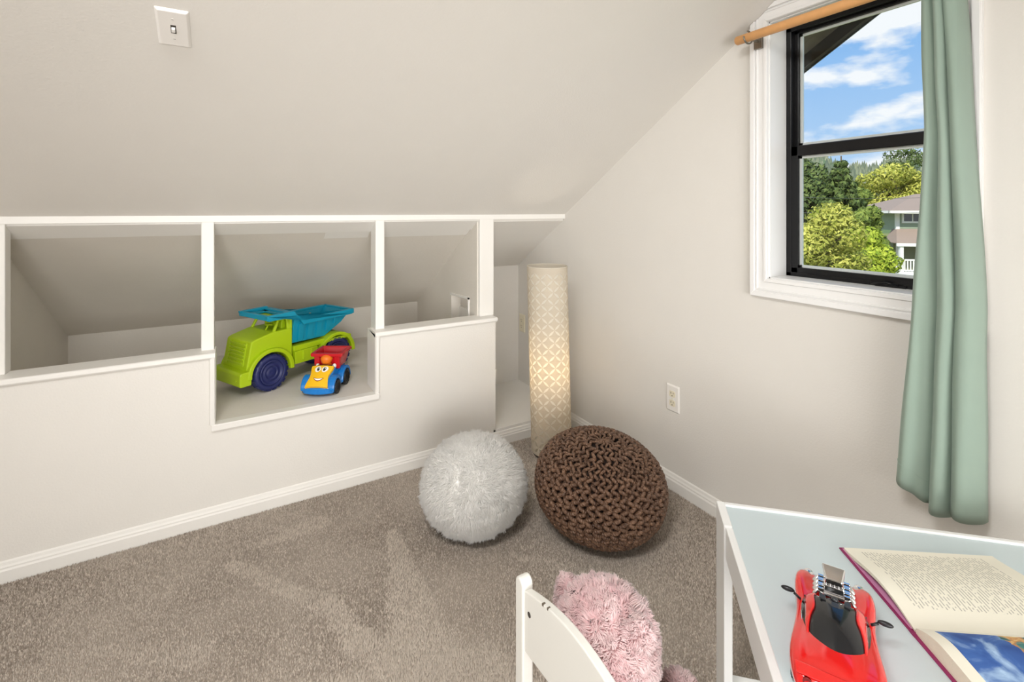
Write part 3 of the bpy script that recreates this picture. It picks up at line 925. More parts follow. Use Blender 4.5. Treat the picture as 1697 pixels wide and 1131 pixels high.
# ================================================================== FLOOR LAMP
def floor_lamp():
    D_ = 2.38
    base = CAM + D_ * FW + (914 - CXP) / FPX * D_ * RT
    L = empty('floor_lamp', (base[0], base[1], 0), label='tall white cylindrical floor lamp with a cut-out petal lattice, glowing in the corner', cat='lamp')
    tilt = math.radians(-0.75)
    lean = RT * -0.022                      # the shade leans a little to the left
    R = .0985; H0, H1 = .022, .928
    def pos(q, z, r=R):
        k = (z - H0) / (H1 - H0)
        rr = r
        return (rr * math.cos(q) + lean[0] * k, rr * math.sin(q) + lean[1] * k, z)
    MB().lathe([(.088, 0.002), (.09, .006), (.09, .03), (.085, .034)], 32).build('base', 'lamp_base', L, bevel=.002)
    n = 56
    m = MB()
    P = [[pos(2 * PI * k / n, z, r) for k in range(n)] for r, z in ((R - .0015, H0), (R, H0), (R, .25), (R, .5), (R, .75), (R, H1), (R - .0015, H1), (R - .0015, .5), (R - .0015, H0))]
    m.grid(P, True, True)
    sh = m.build('shade', 'shade_petal', L)
    # outer paper with petal cut-outs: what is left between the petals are concave diamonds
    NC = 10
    dq = PI / NC
    rows = 29; z0 = H0 + .010; dz = (H1 - .026 - z0) / rows
    V, T = [], []
    nseg = 7
    def edge(qa, za, qb, zb, cq, cz_):
        """from node a to node b, bowed towards the middle of the cell"""
        px_, pz_ = -(zb - za), (qb - qa) * R
        ln = math.hypot(px_, pz_); px_ /= ln; pz_ /= ln
        if px_ * (cq - qa) * R + pz_ * (cz_ - za) < 0: px_, pz_ = -px_, -pz_
        out = []
        for s_ in range(nseg):
            t = s_ / nseg
            w = .0050 * max(0, math.sin(PI * min(max((t - .07) / .86, 0), 1))) ** .8
            out.append((qa + (qb - qa) * t + w * px_ / R, za + (zb - za) * t + w * pz_))
        return out
    def tile(nodes, cq, cz_):
        b = len(V); ring = []
        m_ = len(nodes)
        for k_ in range(m_):
            a_, c_ = nodes[k_], nodes[(k_ + 1) % m_]
            if m_ == 3 and abs(a_[1] - c_[1]) < 1e-6:
                ring += [(a_[0] + (c_[0] - a_[0]) * t, a_[1]) for t in (0, .25, .5, .75)]
            else:
                ring += edge(a_[0], a_[1], c_[0], c_[1], cq, cz_)
        V.append(pos(cq, cz_, R + .0012))
        for q_, z_ in ring: V.append(pos(q_, z_, R + .0012))
        k2 = len(ring)
        for k_ in range(k2): T.append((b, b + 1 + k_, b + 1 + (k_ + 1) % k2))
    for i in range(rows + 1):
        for c_ in range(2 * NC):
            if (i + c_) % 2 == 0: continue
            cq, zc = c_ * dq, z0 + i * dz
            if 0 < i < rows:
                tile([(cq - dq, zc), (cq, zc - dz), (cq + dq, zc), (cq, zc + dz)], cq, zc)
            elif i == 0:
                tile([(cq + dq, zc), (cq, zc + dz), (cq - dq, zc)], cq, zc + dz * .3)
            else:
                tile([(cq - dq, zc), (cq, zc - dz), (cq + dq, zc)], cq, zc - dz * .3)
    pt = tri_mesh('cut_paper_lattice', np.array(V), np.array(T), 'shade_paper', sh)
    pt['kind'] = 'stuff'
    for (za, zb) in ((H0, z0), (H1 - .026, H1)):
        MB().grid([[pos(2 * PI * k / n, z, R + .0012) for k in range(n)] for z in (za, zb)], True, True).build('paper_band', 'shade_paper', sh)
    rim = MB()
    rim.tube([pos(2 * PI * k / n, H1, R) for k in range(n + 1)], .0022, 6, caps=False); rim.build('rim', 'shade_petal', sh)
    MB().tube([(0, 0, .03), (lean[0] * .45, lean[1] * .45, .36)], .008, 10).build('stem', 'lamp_base', L)
    bz = .44
    b = MB(); b.lathe([(.004, .36), (.013, .365), (.013, .395), (.02, .41), (.03, bz), (.026, bz + .025), (.012, bz + .04), (.001, bz + .043)], 20, c=(lean[0] * .45, lean[1] * .45, 0))
    b.build('bulb', 'bulb_glow', L)
    pl = bpy.data.lights.new('lamp_bulb_light', 'POINT'); pl.energy = 9.0; pl.color = (1.0, .94, .84); pl.shadow_soft_size = .03
    po = bpy.data.objects.new('lamp_bulb_light', pl); COL.objects.link(po); po.parent = L
    po.location = (lean[0] * .45, lean[1] * .45, .455)
floor_lamp()

# ================================================================== POUFS
def fluffy_pouf():
    o = empty('fluffy_pouf', (-.846, -.512, 0), label='round white shaggy fur pouf on the carpet', cat='pouf')
    a, c = .184, .156
    cz = c + .008
    NP = 6
    def surf(u):
        az = np.arctan2(u[:, 1], u[:, 0])
        seam = np.abs(np.sin((az + 1.35) * NP / 2))
        f = 1 - .022 * np.exp(-(seam / .12) ** 2) * np.sqrt(np.clip(1 - u[:, 2] ** 2, 0, 1))
        p = u * np.array([a, a, c]) * f[:, None]
        p[:, 2] = np.maximum(p[:, 2], -c * .965)
        return p, seam, az
    m = MB()
    P = []
    for i in range(1, 30):
        t = PI * i / 30
        u = np.stack([np.sin(t) * np.cos(np.linspace(0, 2 * PI, 72, False)), np.sin(t) * np.sin(np.linspace(0, 2 * PI, 72, False)), np.full(72, -np.cos(t))], 1)
        p, _, _ = surf(u); P.append([tuple(q) for q in (p + [0, 0, cz])])
    m.grid(P, True, True)
    m.f += [tuple(reversed(range(72))), tuple(28 * 72 + k for k in range(72))]; m.sm += [True, True]
    m.build('cushion', 'pouf_core_white', o)
    n = 46000
    u = unit(sphere_pts(n) + rng.normal(0, .006, (n, 3)))
    p, seam, az = surf(u)
    nn = unit(u / np.array([a, a, c]))
    # comb: away from the seams and down, in loose tufts
    tang = np.stack([-np.sin(az), np.cos(az), np.zeros(n)], 1)
    sg = np.sign(np.sin((az + 1.35) * NP / 2) * np.cos((az + 1.35) * NP / 2))
    cl = np.array([noise.noise_vector(Vector(q * 26)) for q in p]) * .55
    lean = tang * (sg * .30 * np.exp(-(seam / .35) ** 2))[:, None] + np.array([0, 0, -.28]) + cl
    V, T, nr, r = fur_blades(p, nn, .026, .0012, lean, .16, .3, 2400, .5, .6, .85)
    V = V + [0, 0, cz]; V[:, 2] = np.maximum(V[:, 2], .004)
    r = np.clip(r * .6 + .4 * np.repeat(np.clip(.5 + cl[:, 0] * .8, 0, 1), 7), 0, 1)
    f = tri_mesh('fur', V, T, 'white_fur', o, normals=nr, rnd=r); f['kind'] = 'stuff'
fluffy_pouf()

def knitted_pouf():
    o = empty('knitted_pouf', (-.438, -.761, 0), label='round brown chunky knitted pouf on the carpet', cat='pouf')
    a, c = .238, .168
    cz = .171
    def ell(t, q, off=0.0):
        # t polar angle from the top, slightly squared so that the pouf slumps
        e = .92
        st, ct = np.sin(t), np.cos(t)
        rr = (a + off) * np.sign(st) * np.abs(st) ** e
        z = (c + off) * np.sign(ct) * np.abs(ct) ** .96
        z = np.where(ct > 0.8, z - .10 * (ct - .8) * c, z)
        return np.stack([rr * np.cos(q), rr * np.sin(q), z], -1)
    m = MB()
    P = [[tuple(v) for v in ell(np.full(48, t), np.linspace(0, 2 * PI, 48, False), -.010)] for t in np.linspace(.06, PI - .06, 26)]
    m.grid(P, True, True)
    m.f += [tuple(reversed(range(48))), tuple(25 * 48 + k for k in range(48))]; m.sm += [True, True]
    core = m.build('cushion', 'pouf_core_brown', o)
    NCORD = 52; waves = 16; seg = 7; nst = waves * 12
    Vs, Ts, Rs = [], [], []
    base = 0
    for layer in (0, 1):
      for j in range(NCORD):
        level = 0 if j % 4 == 0 else (1 if j % 2 == 0 else 2)
        tmin = [.035, .25, .50][level]
        if layer: tmin = max(tmin, .45)
        t = np.linspace(tmin, PI - tmin, nst)
        q0 = 2 * PI * (j + .5 * layer) / NCORD
        local = np.where(t < .25, NCORD / 4, np.where(t < .5, NCORD / 2, NCORD))
        local = np.where(t > PI - .25, NCORD / 4, np.where(t > PI - .5, NCORD / 2, local))
        sp = 2 * PI * a * np.sin(t) / local
        sp = np.minimum(np.convolve(np.pad(sp, 6, 'edge'), np.ones(13) / 13, 'valid'), .029)
        wob = np.array([noise.noise(Vector((tt * 3, j * 1.7, layer * 9))) for tt in t])
        ph = 2 * PI * waves * (t / PI) + (PI * (j % 2) * .35) + (PI if layer else 0) + wob * 1.3
        amp = (.42 if layer == 0 else .38) * sp
        r_xy = np.maximum(a * np.sin(t), .004)
        q = q0 + (amp * np.sin(ph) + .12 * sp * wob) / r_xy
        off = .0030 * np.cos(2 * ph + .4) * np.minimum(sp / .02, 1) + .002 * wob - (.0105 if layer else 0)
        C_ = ell(t, q, 0)
        nrm = unit(C_ / np.array([a, a, c]) ** 2)
        C_ = C_ + nrm * off[:, None]
        T_ = unit(np.gradient(C_, axis=0)); B_ = unit(np.cross(T_, nrm)); N_ = np.cross(B_, T_)
        rad = np.clip(.335 * sp, .0022, .0086) * (1 if layer == 0 else .85)
        ang = np.arange(seg) * 2 * PI / seg
        ring = C_[:, None, :] + rad[:, None, None] * (np.cos(ang)[None, :, None] * B_[:, None, :] * .85 + np.sin(ang)[None, :, None] * N_[:, None, :])
        Vs.append(ring.reshape(-1, 3))
        Ls = np.concatenate([[0], np.cumsum(np.linalg.norm(np.diff(C_, axis=0), axis=1))])
        Rs.append((Ls[:, None] * 900 + ang[None, :] * 2).reshape(-1))
        i = np.arange(nst - 1)[:, None] * seg; k = np.arange(seg)[None, :]; k2 = (k + 1) % seg
        A, Bq, Cq, Dq = i + k, i + k2, i + seg + k2, i + seg + k
        Ts.append(np.stack([np.stack([A, Bq, Cq], -1), np.stack([A, Cq, Dq], -1)], 2).reshape(-1, 3) + base)
        base += nst * seg
    V = np.concatenate(Vs); T = np.concatenate(Ts)
    # the drawn-in top leans a little back and to the left
    tl = Matrix.Rotation(math.radians(7), 3, Vector((0.9, 0.25, 0)).normalized())
    V = V @ np.array(tl).T
    V[:, 2] = np.maximum(V[:, 2] + cz, .003)
    f = tri_mesh('knitted_cover', V, T, 'brown_yarn', o, rnd=np.concatenate(Rs)); f['kind'] = 'stuff'
    for v in core.data.vertices:
        w = tl @ v.co; v.co = (w.x, w.y, max(w.z + cz, .004))
    d = MB()
    top = tl @ Vector((0, 0, c + .0))
    for k in range(9):
        qq = 2 * PI * k / 9
        d.tube([top + Vector((0.004 * math.cos(qq), 0.004 * math.sin(qq), cz - .012)), top + Vector((.012 * math.cos(qq + .3), .012 * math.sin(qq + .3), cz - .001)), top + Vector((.024 * math.cos(qq + .5), .024 * math.sin(qq + .5), cz - .006))], [.003, .005, .004], 6)
    d.build('gathered_centre', 'brown_yarn', o)
knitted_pouf()

# ================================================================== TOYS IN THE CUBBY
def wheel(parent, x, y, r, w, tire, hub, out, lugs=18):
    """wheel with its axle along local y; out = +1/-1 side that faces outwards"""
    e = empty('wheel', (x, y, r), parent=parent)
    t = MB()
    t.lathe([(r * .82, -w / 2), (r * .95, -w * .38), (r * .97, -w * .2), (r * .97, w * .2), (r * .95, w * .38), (r * .82, w / 2), (r * .66, w * .42), (r * .62, 0), (r * .66, -w * .42)], 36, 'y', closed=True)
    for k in range(lugs):
        q = 2 * PI * (k + .5) / lugs
        for sg in (-1, 1):
            dq = PI / lugs * .62
            y0, y1 = (w * .10, w * .46) if sg > 0 else (-w * .46, -w * .10)
            qo = q + (PI / lugs if sg > 0 else 0)
            pts = []
            for rr in (r * .93, r):
                for (a_, yy) in ((qo - dq, y0), (qo + dq, y0), (qo + dq, y1), (qo - dq, y1)):
                    k_ = rr if rr < r * .95 else rr * (1.0 if abs(yy) < w * .3 else .975)
                    pts.append((k_ * math.cos(a_), yy, k_ * math.sin(a_)))
            t.hexa(pts)
    t.build('tire', tire, e)
    h = MB()
    s = out
    prof = [(r * .02, s * w * .30), (r * .20, s * w * .46), (r * .24, s * w * .34), (r * .34, s * w * .34), (r * .38, s * w * .48), (r * .42, s * w * .34), (r * .56, s * w * .36), (r * .62, s * w * .53), (r * .67, s * w * .50), (r * .67, 0)]
    h.lathe(prof, 30, 'y')
    h.build('hub', hub, e)
    return e

def dump_truck():
    hd = math.atan2(-.47, -.883)
    o = empty('toy_dump_truck', (-1.538, .367, SH), hd, label='large toy dump truck with lime green cab and turquoise bed in the cubby', cat='toy truck')
    R = .083
    W2 = .098
    # cab and bonnet with a wheel arch cut into the profile
    arc = [(.094 * math.cos(q), .083 + .094 * math.sin(q)) for q in np.linspace(PI - .05, .05, 16)]
    prof = [(-.112, .072), (-.095, .072)] + arc + [(.094, .06), (.108, .06), (.106, .13), (.086, .236), (.070, .243), (-.014, .262), (-.112, .262)]
    MB().prism(prof, -W2, W2, 'y').build('cab', 'lime_plastic', o, bevel=.006, seg=3)
    fr = MB()
    # pillars, roof and rear wall of the cab
    for s in (-1, 1):
        fr.hexa([(-.016, s * (W2 - .004), .258), (-.030, s * (W2 - .004), .258), (-.030, s * (W2 - .016), .258), (-.016, s * (W2 - .016), .258),
                 (-.044, s * (W2 - .012), .312), (-.056, s * (W2 - .012), .312), (-.056, s * (W2 - .024), .312), (-.044, s * (W2 - .024), .312)])
        fr.hexa([(-.088, s * (W2 - .003), .258), (-.112, s * (W2 - .003), .258), (-.112, s * (W2 - .016), .258), (-.088, s * (W2 - .016), .258),
                 (-.088, s * (W2 - .012), .312), (-.112, s * (W2 - .012), .312), (-.112, s * (W2 - .024), .312), (-.088, s * (W2 - .024), .312)])
    fr.box(-.114, -.104, -W2 + .004, W2 - .004, .258, .316)
    fr.box(-.114, -.042, -W2 + .010, W2 - .010, .306, .320)
    fr.build('cab_frame', 'lime_plastic', o, bevel=.003)
    st = MB()
    for s in (-1, 1):
        MB().prism([(-.102, .256), (-.078, .256), (-.080, .292), (-.086, .300), (-.094, .300), (-.100, .292)], s * .04 - .02, s * .04 + .02, 'y').build('seat', 'lime_plastic', o, bevel=.003)
    st.tube([(-.02, .03, .26), (-.034, .03, .286)], .004, 6); st.lathe([(.018, .284), (.018, .288)], 16, c=(-.036, .03, 0))
    st.build('steering_wheel', 'lime_plastic', o)
    # grille
    g = MB()
    for k in range(6):
        z = .140 + k * .0155
        x = .1055 - (z - .13) * .19
        g.box(x - .003, x + .0035, -.062, .062, z, z + .008)
    g.box(.098, .1085, -.070, -.062, .134, .232 * .98); g.box(.098, .1085, .062, .070, .134, .232 * .98)
    gg = MB()
    for s in (-1, 1):
        gg.hexa([(.102, s * .060, .132), (.109, s * .060, .132), (.109, s * .069, .132), (.102, s * .069, .132),
                 (.084, s * .060, .230), (.0905, s * .060, .230), (.0905, s * .069, .230), (.084, s * .069, .230)])
    for k in range(6):
        z = .140 + k * .0155
        x = .1055 - (z - .13) * .19
        gg.box(x - .003, x + .006, -.062, .062, z, z + .0075)
    gg.build('grille', 'lime_plastic', o, bevel=.001)
    # bumper
    b = MB().prism([(.094, .055), (.142, .055), (.146, .062), (.146, .108), (.138, .116), (.094, .116)], -.116, .116, 'y').build('bumper', 'lime_plastic', o, bevel=.005, seg=3)
    for s in (-1, 1):
        MB().lathe([(.005, .144), (.004, .149)], 10, 'x', (0, s * .085, .082)).build('bolt', 'lime_plastic', b)
    # front and rear wheel arches
    def arch(cx, name):
        for s in (-1, 1):
            qs = np.linspace(PI * 1.02, -.02 * PI, 20)
            inner = [(cx + .092 * math.cos(q), .083 + .092 * math.sin(q)) for q in qs]
            outer = [(cx + .112 * math.cos(q), .083 + .109 * math.sin(q)) for q in reversed(qs)]
            MB().prism(inner + outer, s * .060, s * .118, 'y').build(name, 'lime_plastic', o, bevel=.004)
    arch(0.0, 'wheel_arch'); arch(-.355, 'wheel_arch')
    ch = MB()
    ch.box(-.445, -.10, -.060, .060, .100, .166)
    ch.box(-.445, -.28, -.112, .112, .150, .166); ch.box(-.452, -.440, -.100, .100, .088, .160)
    ch.build('chassis', 'lime_plastic', o, bevel=.004)
    for s in (-1, 1):
        t = MB(); t.box(-.245, -.122, s * .058, s * .106, .086, .146); t.box(-.172, -.160, s * .1055, s * .110, .100, .146); t.box(-.215, -.203, s * .1055, s * .110, .100, .146)
        t.build('side_tank', 'lime_plastic', o, bevel=.004)
        t = MB(); t.box(-.30, -.118, s * .055, s * .100, .146, .172); t.build('side_rail', 'lime_plastic', o, bevel=.003)
    for x in (0.0, -.355):
        for s in (-1, 1):
            wheel(o, x, s * .089, R, .054, 'navy_plastic', 'navy_plastic', s)
    # tipping bed
    bd = empty('bed', parent=o)
    th = .006
    yb, yt = .082, .108
    def side_y(z): return yb + (yt - yb) * (z - .18) / .13
    tk = MB()
    prof = [(-.118, .184), (-.300, .180), (-.395, .236), (-.440, .284), (-.150, .284), (-.116, .330)]
    for s in (-1, 1):
        outp = [(x, s * side_y(z), z) for x, z in prof]; inp = [(x, s * (side_y(z) - th), z) for x, z in prof]
        n = len(prof)
        tk.add(outp + inp, [tuple(range(n)), tuple(reversed(range(n, 2 * n)))] + [(i, (i + 1) % n, n + (i + 1) % n, n + i) for i in range(n)])
    def plate(x0, z0, x1, z1, t):
        a, b = side_y(z0) - .001, side_y(z1) - .001
        tk.hexa([(x0, -a, z0), (x1, -b, z1), (x1, b, z1), (x0, a, z0), (x0 + t[0], -a, z0 + t[1]), (x1 + t[0], -b, z1 + t[1]), (x1 + t[0], b, z1 + t[1]), (x0 + t[0], a, z0 + t[1])])
    plate(-.118, .184, -.300, .180, (0, .008)); plate(-.300, .180, -.395, .236, (.004, .008)); plate(-.395, .236, -.442, .284, (.006, .006))
    plate(-.118, .184, -.116, .330, (-.008, 0))
    tk.build('tub', 'teal_plastic', bd, bevel=.002)
    # ribs
    for s in (-1, 1):
        for (x0, x1) in ((-.172, -.144), (-.222, -.194), (-.272, -.244), (-.322, -.298), (-.364, -.342)):
            zb_ = .190 if x0 > -.3 else .190 + (-.30 - x0) * .62 + .006
            z1_ = .276
            MB().hexa([(x0, s * (side_y(zb_) - .002), zb_), (x1, s * (side_y(zb_) - .002), zb_), (x1, s * (side_y(zb_) + .007), zb_), (x0, s * (side_y(zb_) + .007), zb_),
                       (x0 - .002, s * (side_y(z1_) - .002), z1_), (x1 + .002, s * (side_y(z1_) - .002), z1_), (x1 + .002, s * (side_y(z1_) + .007), z1_), (x0 - .002, s * (side_y(z1_) + .007), z1_)]).build('rib', 'teal_plastic', bd, bevel=.0015)
    # rim that steps up over the cab and runs into the visor
    rm = MB()
    for s in (-1, 1):
        pl = [(-.448, .270), (-.160, .270), (-.126, .316), (.018, .316), (.028, .342), (-.108, .345), (-.144, .298), (-.458, .298)]
        rm.prism(pl, s * .098, s * .120, 'y')
    rm.box(-.460, -.438, -.118, .118, .272, .298)
    rm.hexa([(-.002, -.118, .320), (.026, -.118, .320), (.026, .118, .320), (-.002, .118, .320), (-.002, -.118, .338), (.020, -.112, .342), (.020, .112, .342), (-.002, .118, .338)])
    rm.box(-.124, -.092, -.11, .11, .322, .338)
    rm.build('rim', 'teal_plastic', bd, bevel=.004, seg=3)
    vs = MB()
    vs.box(-.10, -.072, -.10, .10, .322, .331); vs.box(-.022, .01, -.10, .10, .322, .331)
    vs.box(-.10, .0, .060, .10, .322, .331); vs.box(-.10, .0, -.10, -.060, .322, .331)
    vs.build('visor', 'teal_plastic', bd, bevel=.002)
    # a yellow toy lying in the bed
    ca, sa = math.cos(hd), math.sin(hd)
    lx, ly = -.235, -.035
    y = empty('toy_scoop', (-1.538 + ca * lx - sa * ly, .367 + sa * lx + ca * ly, SH + .1915), hd + .35, label='yellow plastic toy scoop lying in the turquoise truck bed', cat='toy')
    m = MB(); m.hexa([(-.05, -.034, 0), (.05, -.034, 0), (.05, .034, 0), (-.05, .034, 0), (-.05, -.030, .074), (.045, -.026, .098), (.045, .026, .098), (-.05, .030, .074)])
    m.build('blade', 'yellow_plastic', y, bevel=.012, seg=3)
    MB().tube([(-.048, 0, .050), (-.075, 0, .066), (-.100, 0, .074)], [.011, .010, .012], 10).build('handle', 'yellow_plastic', y)
dump_truck()

def small_truck():
    hd = math.atan2(-.86, -.51)
    c = (-1.262, .182)
    o = empty('small_toy_truck', (c[0], c[1], SH), hd, label='small blue toy truck with red tipper and smiling yellow bonnet', cat='toy truck')
    o.scale = (1.12, 1.12, 1.12)
    # side profile of the blue body, nose towards +x
    prof = [(-.085, .022), (.098, .018), (.106, .026), (.108, .044), (.100, .056), (.030, .092), (.018, .094), (.006, .078), (-.085, .078)]
    MB().prism(prof, -.044, .044, 'y').build('body', 'blue_plastic', o, bevel=.006, seg=3)
    # fenders bulging over the wheels
    for s in (-1, 1):
        for x, r in ((.058, .034), (-.045, .040)):
            qs = np.linspace(PI * 1.05, -.05 * PI, 14)
            inner = [(x + (r - .004) * math.cos(q), .030 + (r - .004) * math.sin(q)) for q in qs]
            outer = [(x + (r + .010) * math.cos(q), .030 + (r + .010) * math.sin(q)) for q in reversed(qs)]
            MB().prism(inner + outer, s * .040, s * .066, 'y').build('fender', 'blue_plastic', o, bevel=.004, seg=2)
    for s in (-1, 1):
        for x, r in ((.058, .028), (-.045, .033)):
            wheel(o, x, s * .057, r, .024, 'black_plastic', 'black_plastic', s, 14)
    # nose bar
    pts = [(.092 + .018 * math.cos(q * 1.0), .058 * math.sin(q)) for q in np.linspace(-PI / 2, PI / 2, 12)]
    nb = MB(); nb.prism([(.060, -.060)] + [(.086 + .026 * math.cos(q), .062 * math.sin(q)) for q in np.linspace(-PI / 2, PI / 2, 14)] + [(.060, .060)], .012, .040, 'z')
    nb.build('nose_bar', 'blue_plastic', o, bevel=.006, seg=3)
    # face panel: lies on the sloping bonnet
    fp = empty('face_panel', parent=o)
    P0 = Vector((.110, 0, .040)); P1 = Vector((.036, 0, .098))
    d = (P1 - P0); L = d.length; d.normalize(); nrm = Vector((d.z, 0, -d.x)); nrm = -nrm if nrm.z < 0 else nrm
    def fpt(u, v, h=0.0):     # u across (-1..1 * .042), v along slope
        wv = .040 + .004 * math.cos(v * PI * 2)
        bul = .006 * (1 - u * u) + .004 * math.sin(PI * v)
        p = P0 + d * (v * L) + nrm * (bul + h)
        return (p.x, u * wv, p.z)
    m = MB(); m.grid([[fpt(u, v, .004) for u in np.linspace(-1, 1, 13)] for v in np.linspace(0, 1, 13)])
    m.grid([[fpt(u, v, -.006) for u in np.linspace(-1, 1, 13)] for v in np.linspace(0, 1, 13)])
    ed = [(-1, v) for v in np.linspace(0, 1, 13)] + [(u, 1) for u in np.linspace(-1, 1, 13)[1:]] + [(1, v) for v in np.linspace(1, 0, 13)[1:]] + [(u, 0) for u in np.linspace(1, -1, 13)[1:]]
    m.grid([[fpt(u, v, h) for u, v in ed] for h in (-.006, .004)])
    m.build('panel', 'yellow_plastic', fp)
    def disc(name, mt, u, v, ru, rv, h):
        k = 20
        MB().add([fpt(u, v, h + .0012)] + [fpt(u + ru * math.cos(q), v + rv * math.sin(q), h) for q in np.linspace(0, 2 * PI, k, False)], [(0, 1 + i, 1 + (i + 1) % k) for i in range(k)], True).build(name, mt, fp)
    for s in (-1, 1):
        disc('eye', 'eye_white', s * .34 + .02, .80, .30, .15, .0045)
        disc('pupil', 'black_plastic', s * .30 + .04, .80, .13, .10, .0060)
        disc('glint', 'eye_white', s * .30 + .09, .83, .045, .035, .0075)
    us = np.linspace(-.55, .55, 12)
    mo = [fpt(u + .05, .34 - .17 * math.cos(u / .55 * PI / 2) + .04, .0050) for u in us] + [fpt(u + .05, .36 - .03 * math.cos(u / .55 * PI / 2), .0050) for u in reversed(us)]
    MB().add(mo, [tuple(range(len(mo)))]).build('smile', 'mouth_red', fp)
    te = [fpt(u * .85 + .05, .355 - .11 * math.cos(u / .55 * PI / 2), .0060) for u in us] + [fpt(u * .85 + .05, .355 - .03 * math.cos(u / .55 * PI / 2), .0060) for u in reversed(us)]
    MB().add(te, [tuple(range(len(te)))]).build('teeth', 'eye_white', fp)
    # little driver with an orange hat
    dr = empty('driver', parent=o)
    MB().lathe([(.020, .074), (.022, .085), (.016, .104)], 16, c=(.002, 0, 0)).build('torso', 'orange_plastic', dr)
    MB().ball((.006, 0, .116), (.020, .021, .018)).build('head', 'orange_plastic', dr)
    MB().ball((.004, 0, .122), (.023, .024, .017)).build('hat', 'orange_plastic', dr)
    for s in (-1, 1):
        MB().ball((.010, s * .034, .094), (.007, .008, .010), 12, 8).build('side_sticker', 'eye_white', o)
    MB().box(.016, .030, -.030, .030, .088, .102).build('windscreen_bar', 'black_plastic', o, bevel=.003)
    # red tipper
    bd = empty('tipper', parent=o)
    t = MB()
    x0, x1, z0, z1 = -.090, -.012, .078, .142
    def rect(z, ex, ey, xs=0): return [(x0 - ex + xs, -.044 - ey, z), (x1 + ex, -.044 - ey, z), (x1 + ex, .044 + ey, z), (x0 - ex + xs, .044 + ey, z)]
    lo, hi = rect(z0, 0, 0), rect(z1, .012, .016)
    li, hi2 = rect(z0 + .02, -.006, -.004), rect(z1, .006, .010)
    v = lo + hi + hi2 + li
    t.add(v, [(3, 2, 1, 0)] + [(i, (i + 1) % 4, 4 + (i + 1) % 4, 4 + i) for i in range(4)] + [(4 + i, 4 + (i + 1) % 4, 8 + (i + 1) % 4, 8 + i) for i in range(4)] + [(8 + i, 8 + (i + 1) % 4, 12 + (i + 1) % 4, 12 + i) for i in range(4)] + [(12, 13, 14, 15)])
    t.build('tub', 'red_plastic', bd, bevel=.002)
    r = MB()
    for s in (-1, 1): r.box(x0 - .018, x1 + .020, s * .052, s * .066, z1 - .010, z1 + .002)
    r.box(x1 + .006, x1 + .022, -.064, .064, z1 - .012, z1 + .001); r.box(x0 - .020, x0 - .008, -.064, .064, z1 - .010, z1 + .002)
    r.build('rim', 'red_plastic', bd, bevel=.003)
    for a_ in (-.030, -.062):
        for s in (-1, 1):
            MB().lathe([(.012, z0 + .018), (.012, z0 + .036), (.010, z0 + .038)], 16, c=(a_, s * .020, 0)).build('stud', 'red_plastic', bd)
    for s in (-1, 1):
        MB().prism([(-.012, .080), (.0, .080), (.004, .132), (-.012, .132)], s * .030, s * .052, 'y').build('front_support', 'red_plastic', bd, bevel=.002)
small_truck()

# ================================================================== TABLE
TA = math.atan2(-.691, .723)
TZ = .5
def table():
    o = empty('kids_table', (-.629, -1.411, 0), TA, label='white children\'s table with a pale blue top, in the foreground', cat='table')
    Lu, Lv = .74, .60
    # local x along the back edge, local -y towards the viewer
    lw, ld = .0185, .095
    for x0 in (0, Lu - lw):
        for y0 in (-ld, -Lv):
            MB().box(x0, x0 + lw, y0, y0 + ld, 0, TZ).build('leg', 'table_white', o, bevel=.0025)
    MB().box(lw, Lu - lw, -Lv + .012, -.012, TZ - .022, TZ - .005).build('top_panel', 'table_blue', o)
    MB().box(lw - .001, Lu - lw + .001, -.012, 0, TZ - .075, TZ).build('back_rail', 'table_white', o, bevel=.0025)
    MB().box(lw - .001, Lu - lw + .001, -Lv, -Lv + .012, TZ - .075, TZ).build('front_rail', 'table_white', o, bevel=.0025)
    for x0 in (.004, Lu - .019):
        MB().box(x0, x0 + .015, -Lv + ld - .001, -ld + .001, TZ - .075, TZ - .004).build('side_rail', 'table_white', o, bevel=.002)
    MB().box(lw - .001, Lu - lw + .001, -.062, -.042, .09, .125).build('stretcher', 'table_white', o, bevel=.002)
    MB().box(lw - .001, Lu - lw + .001, -Lv + .042, -Lv + .062, .09, .125).build('stretcher', 'table_white', o, bevel=.002)
table()

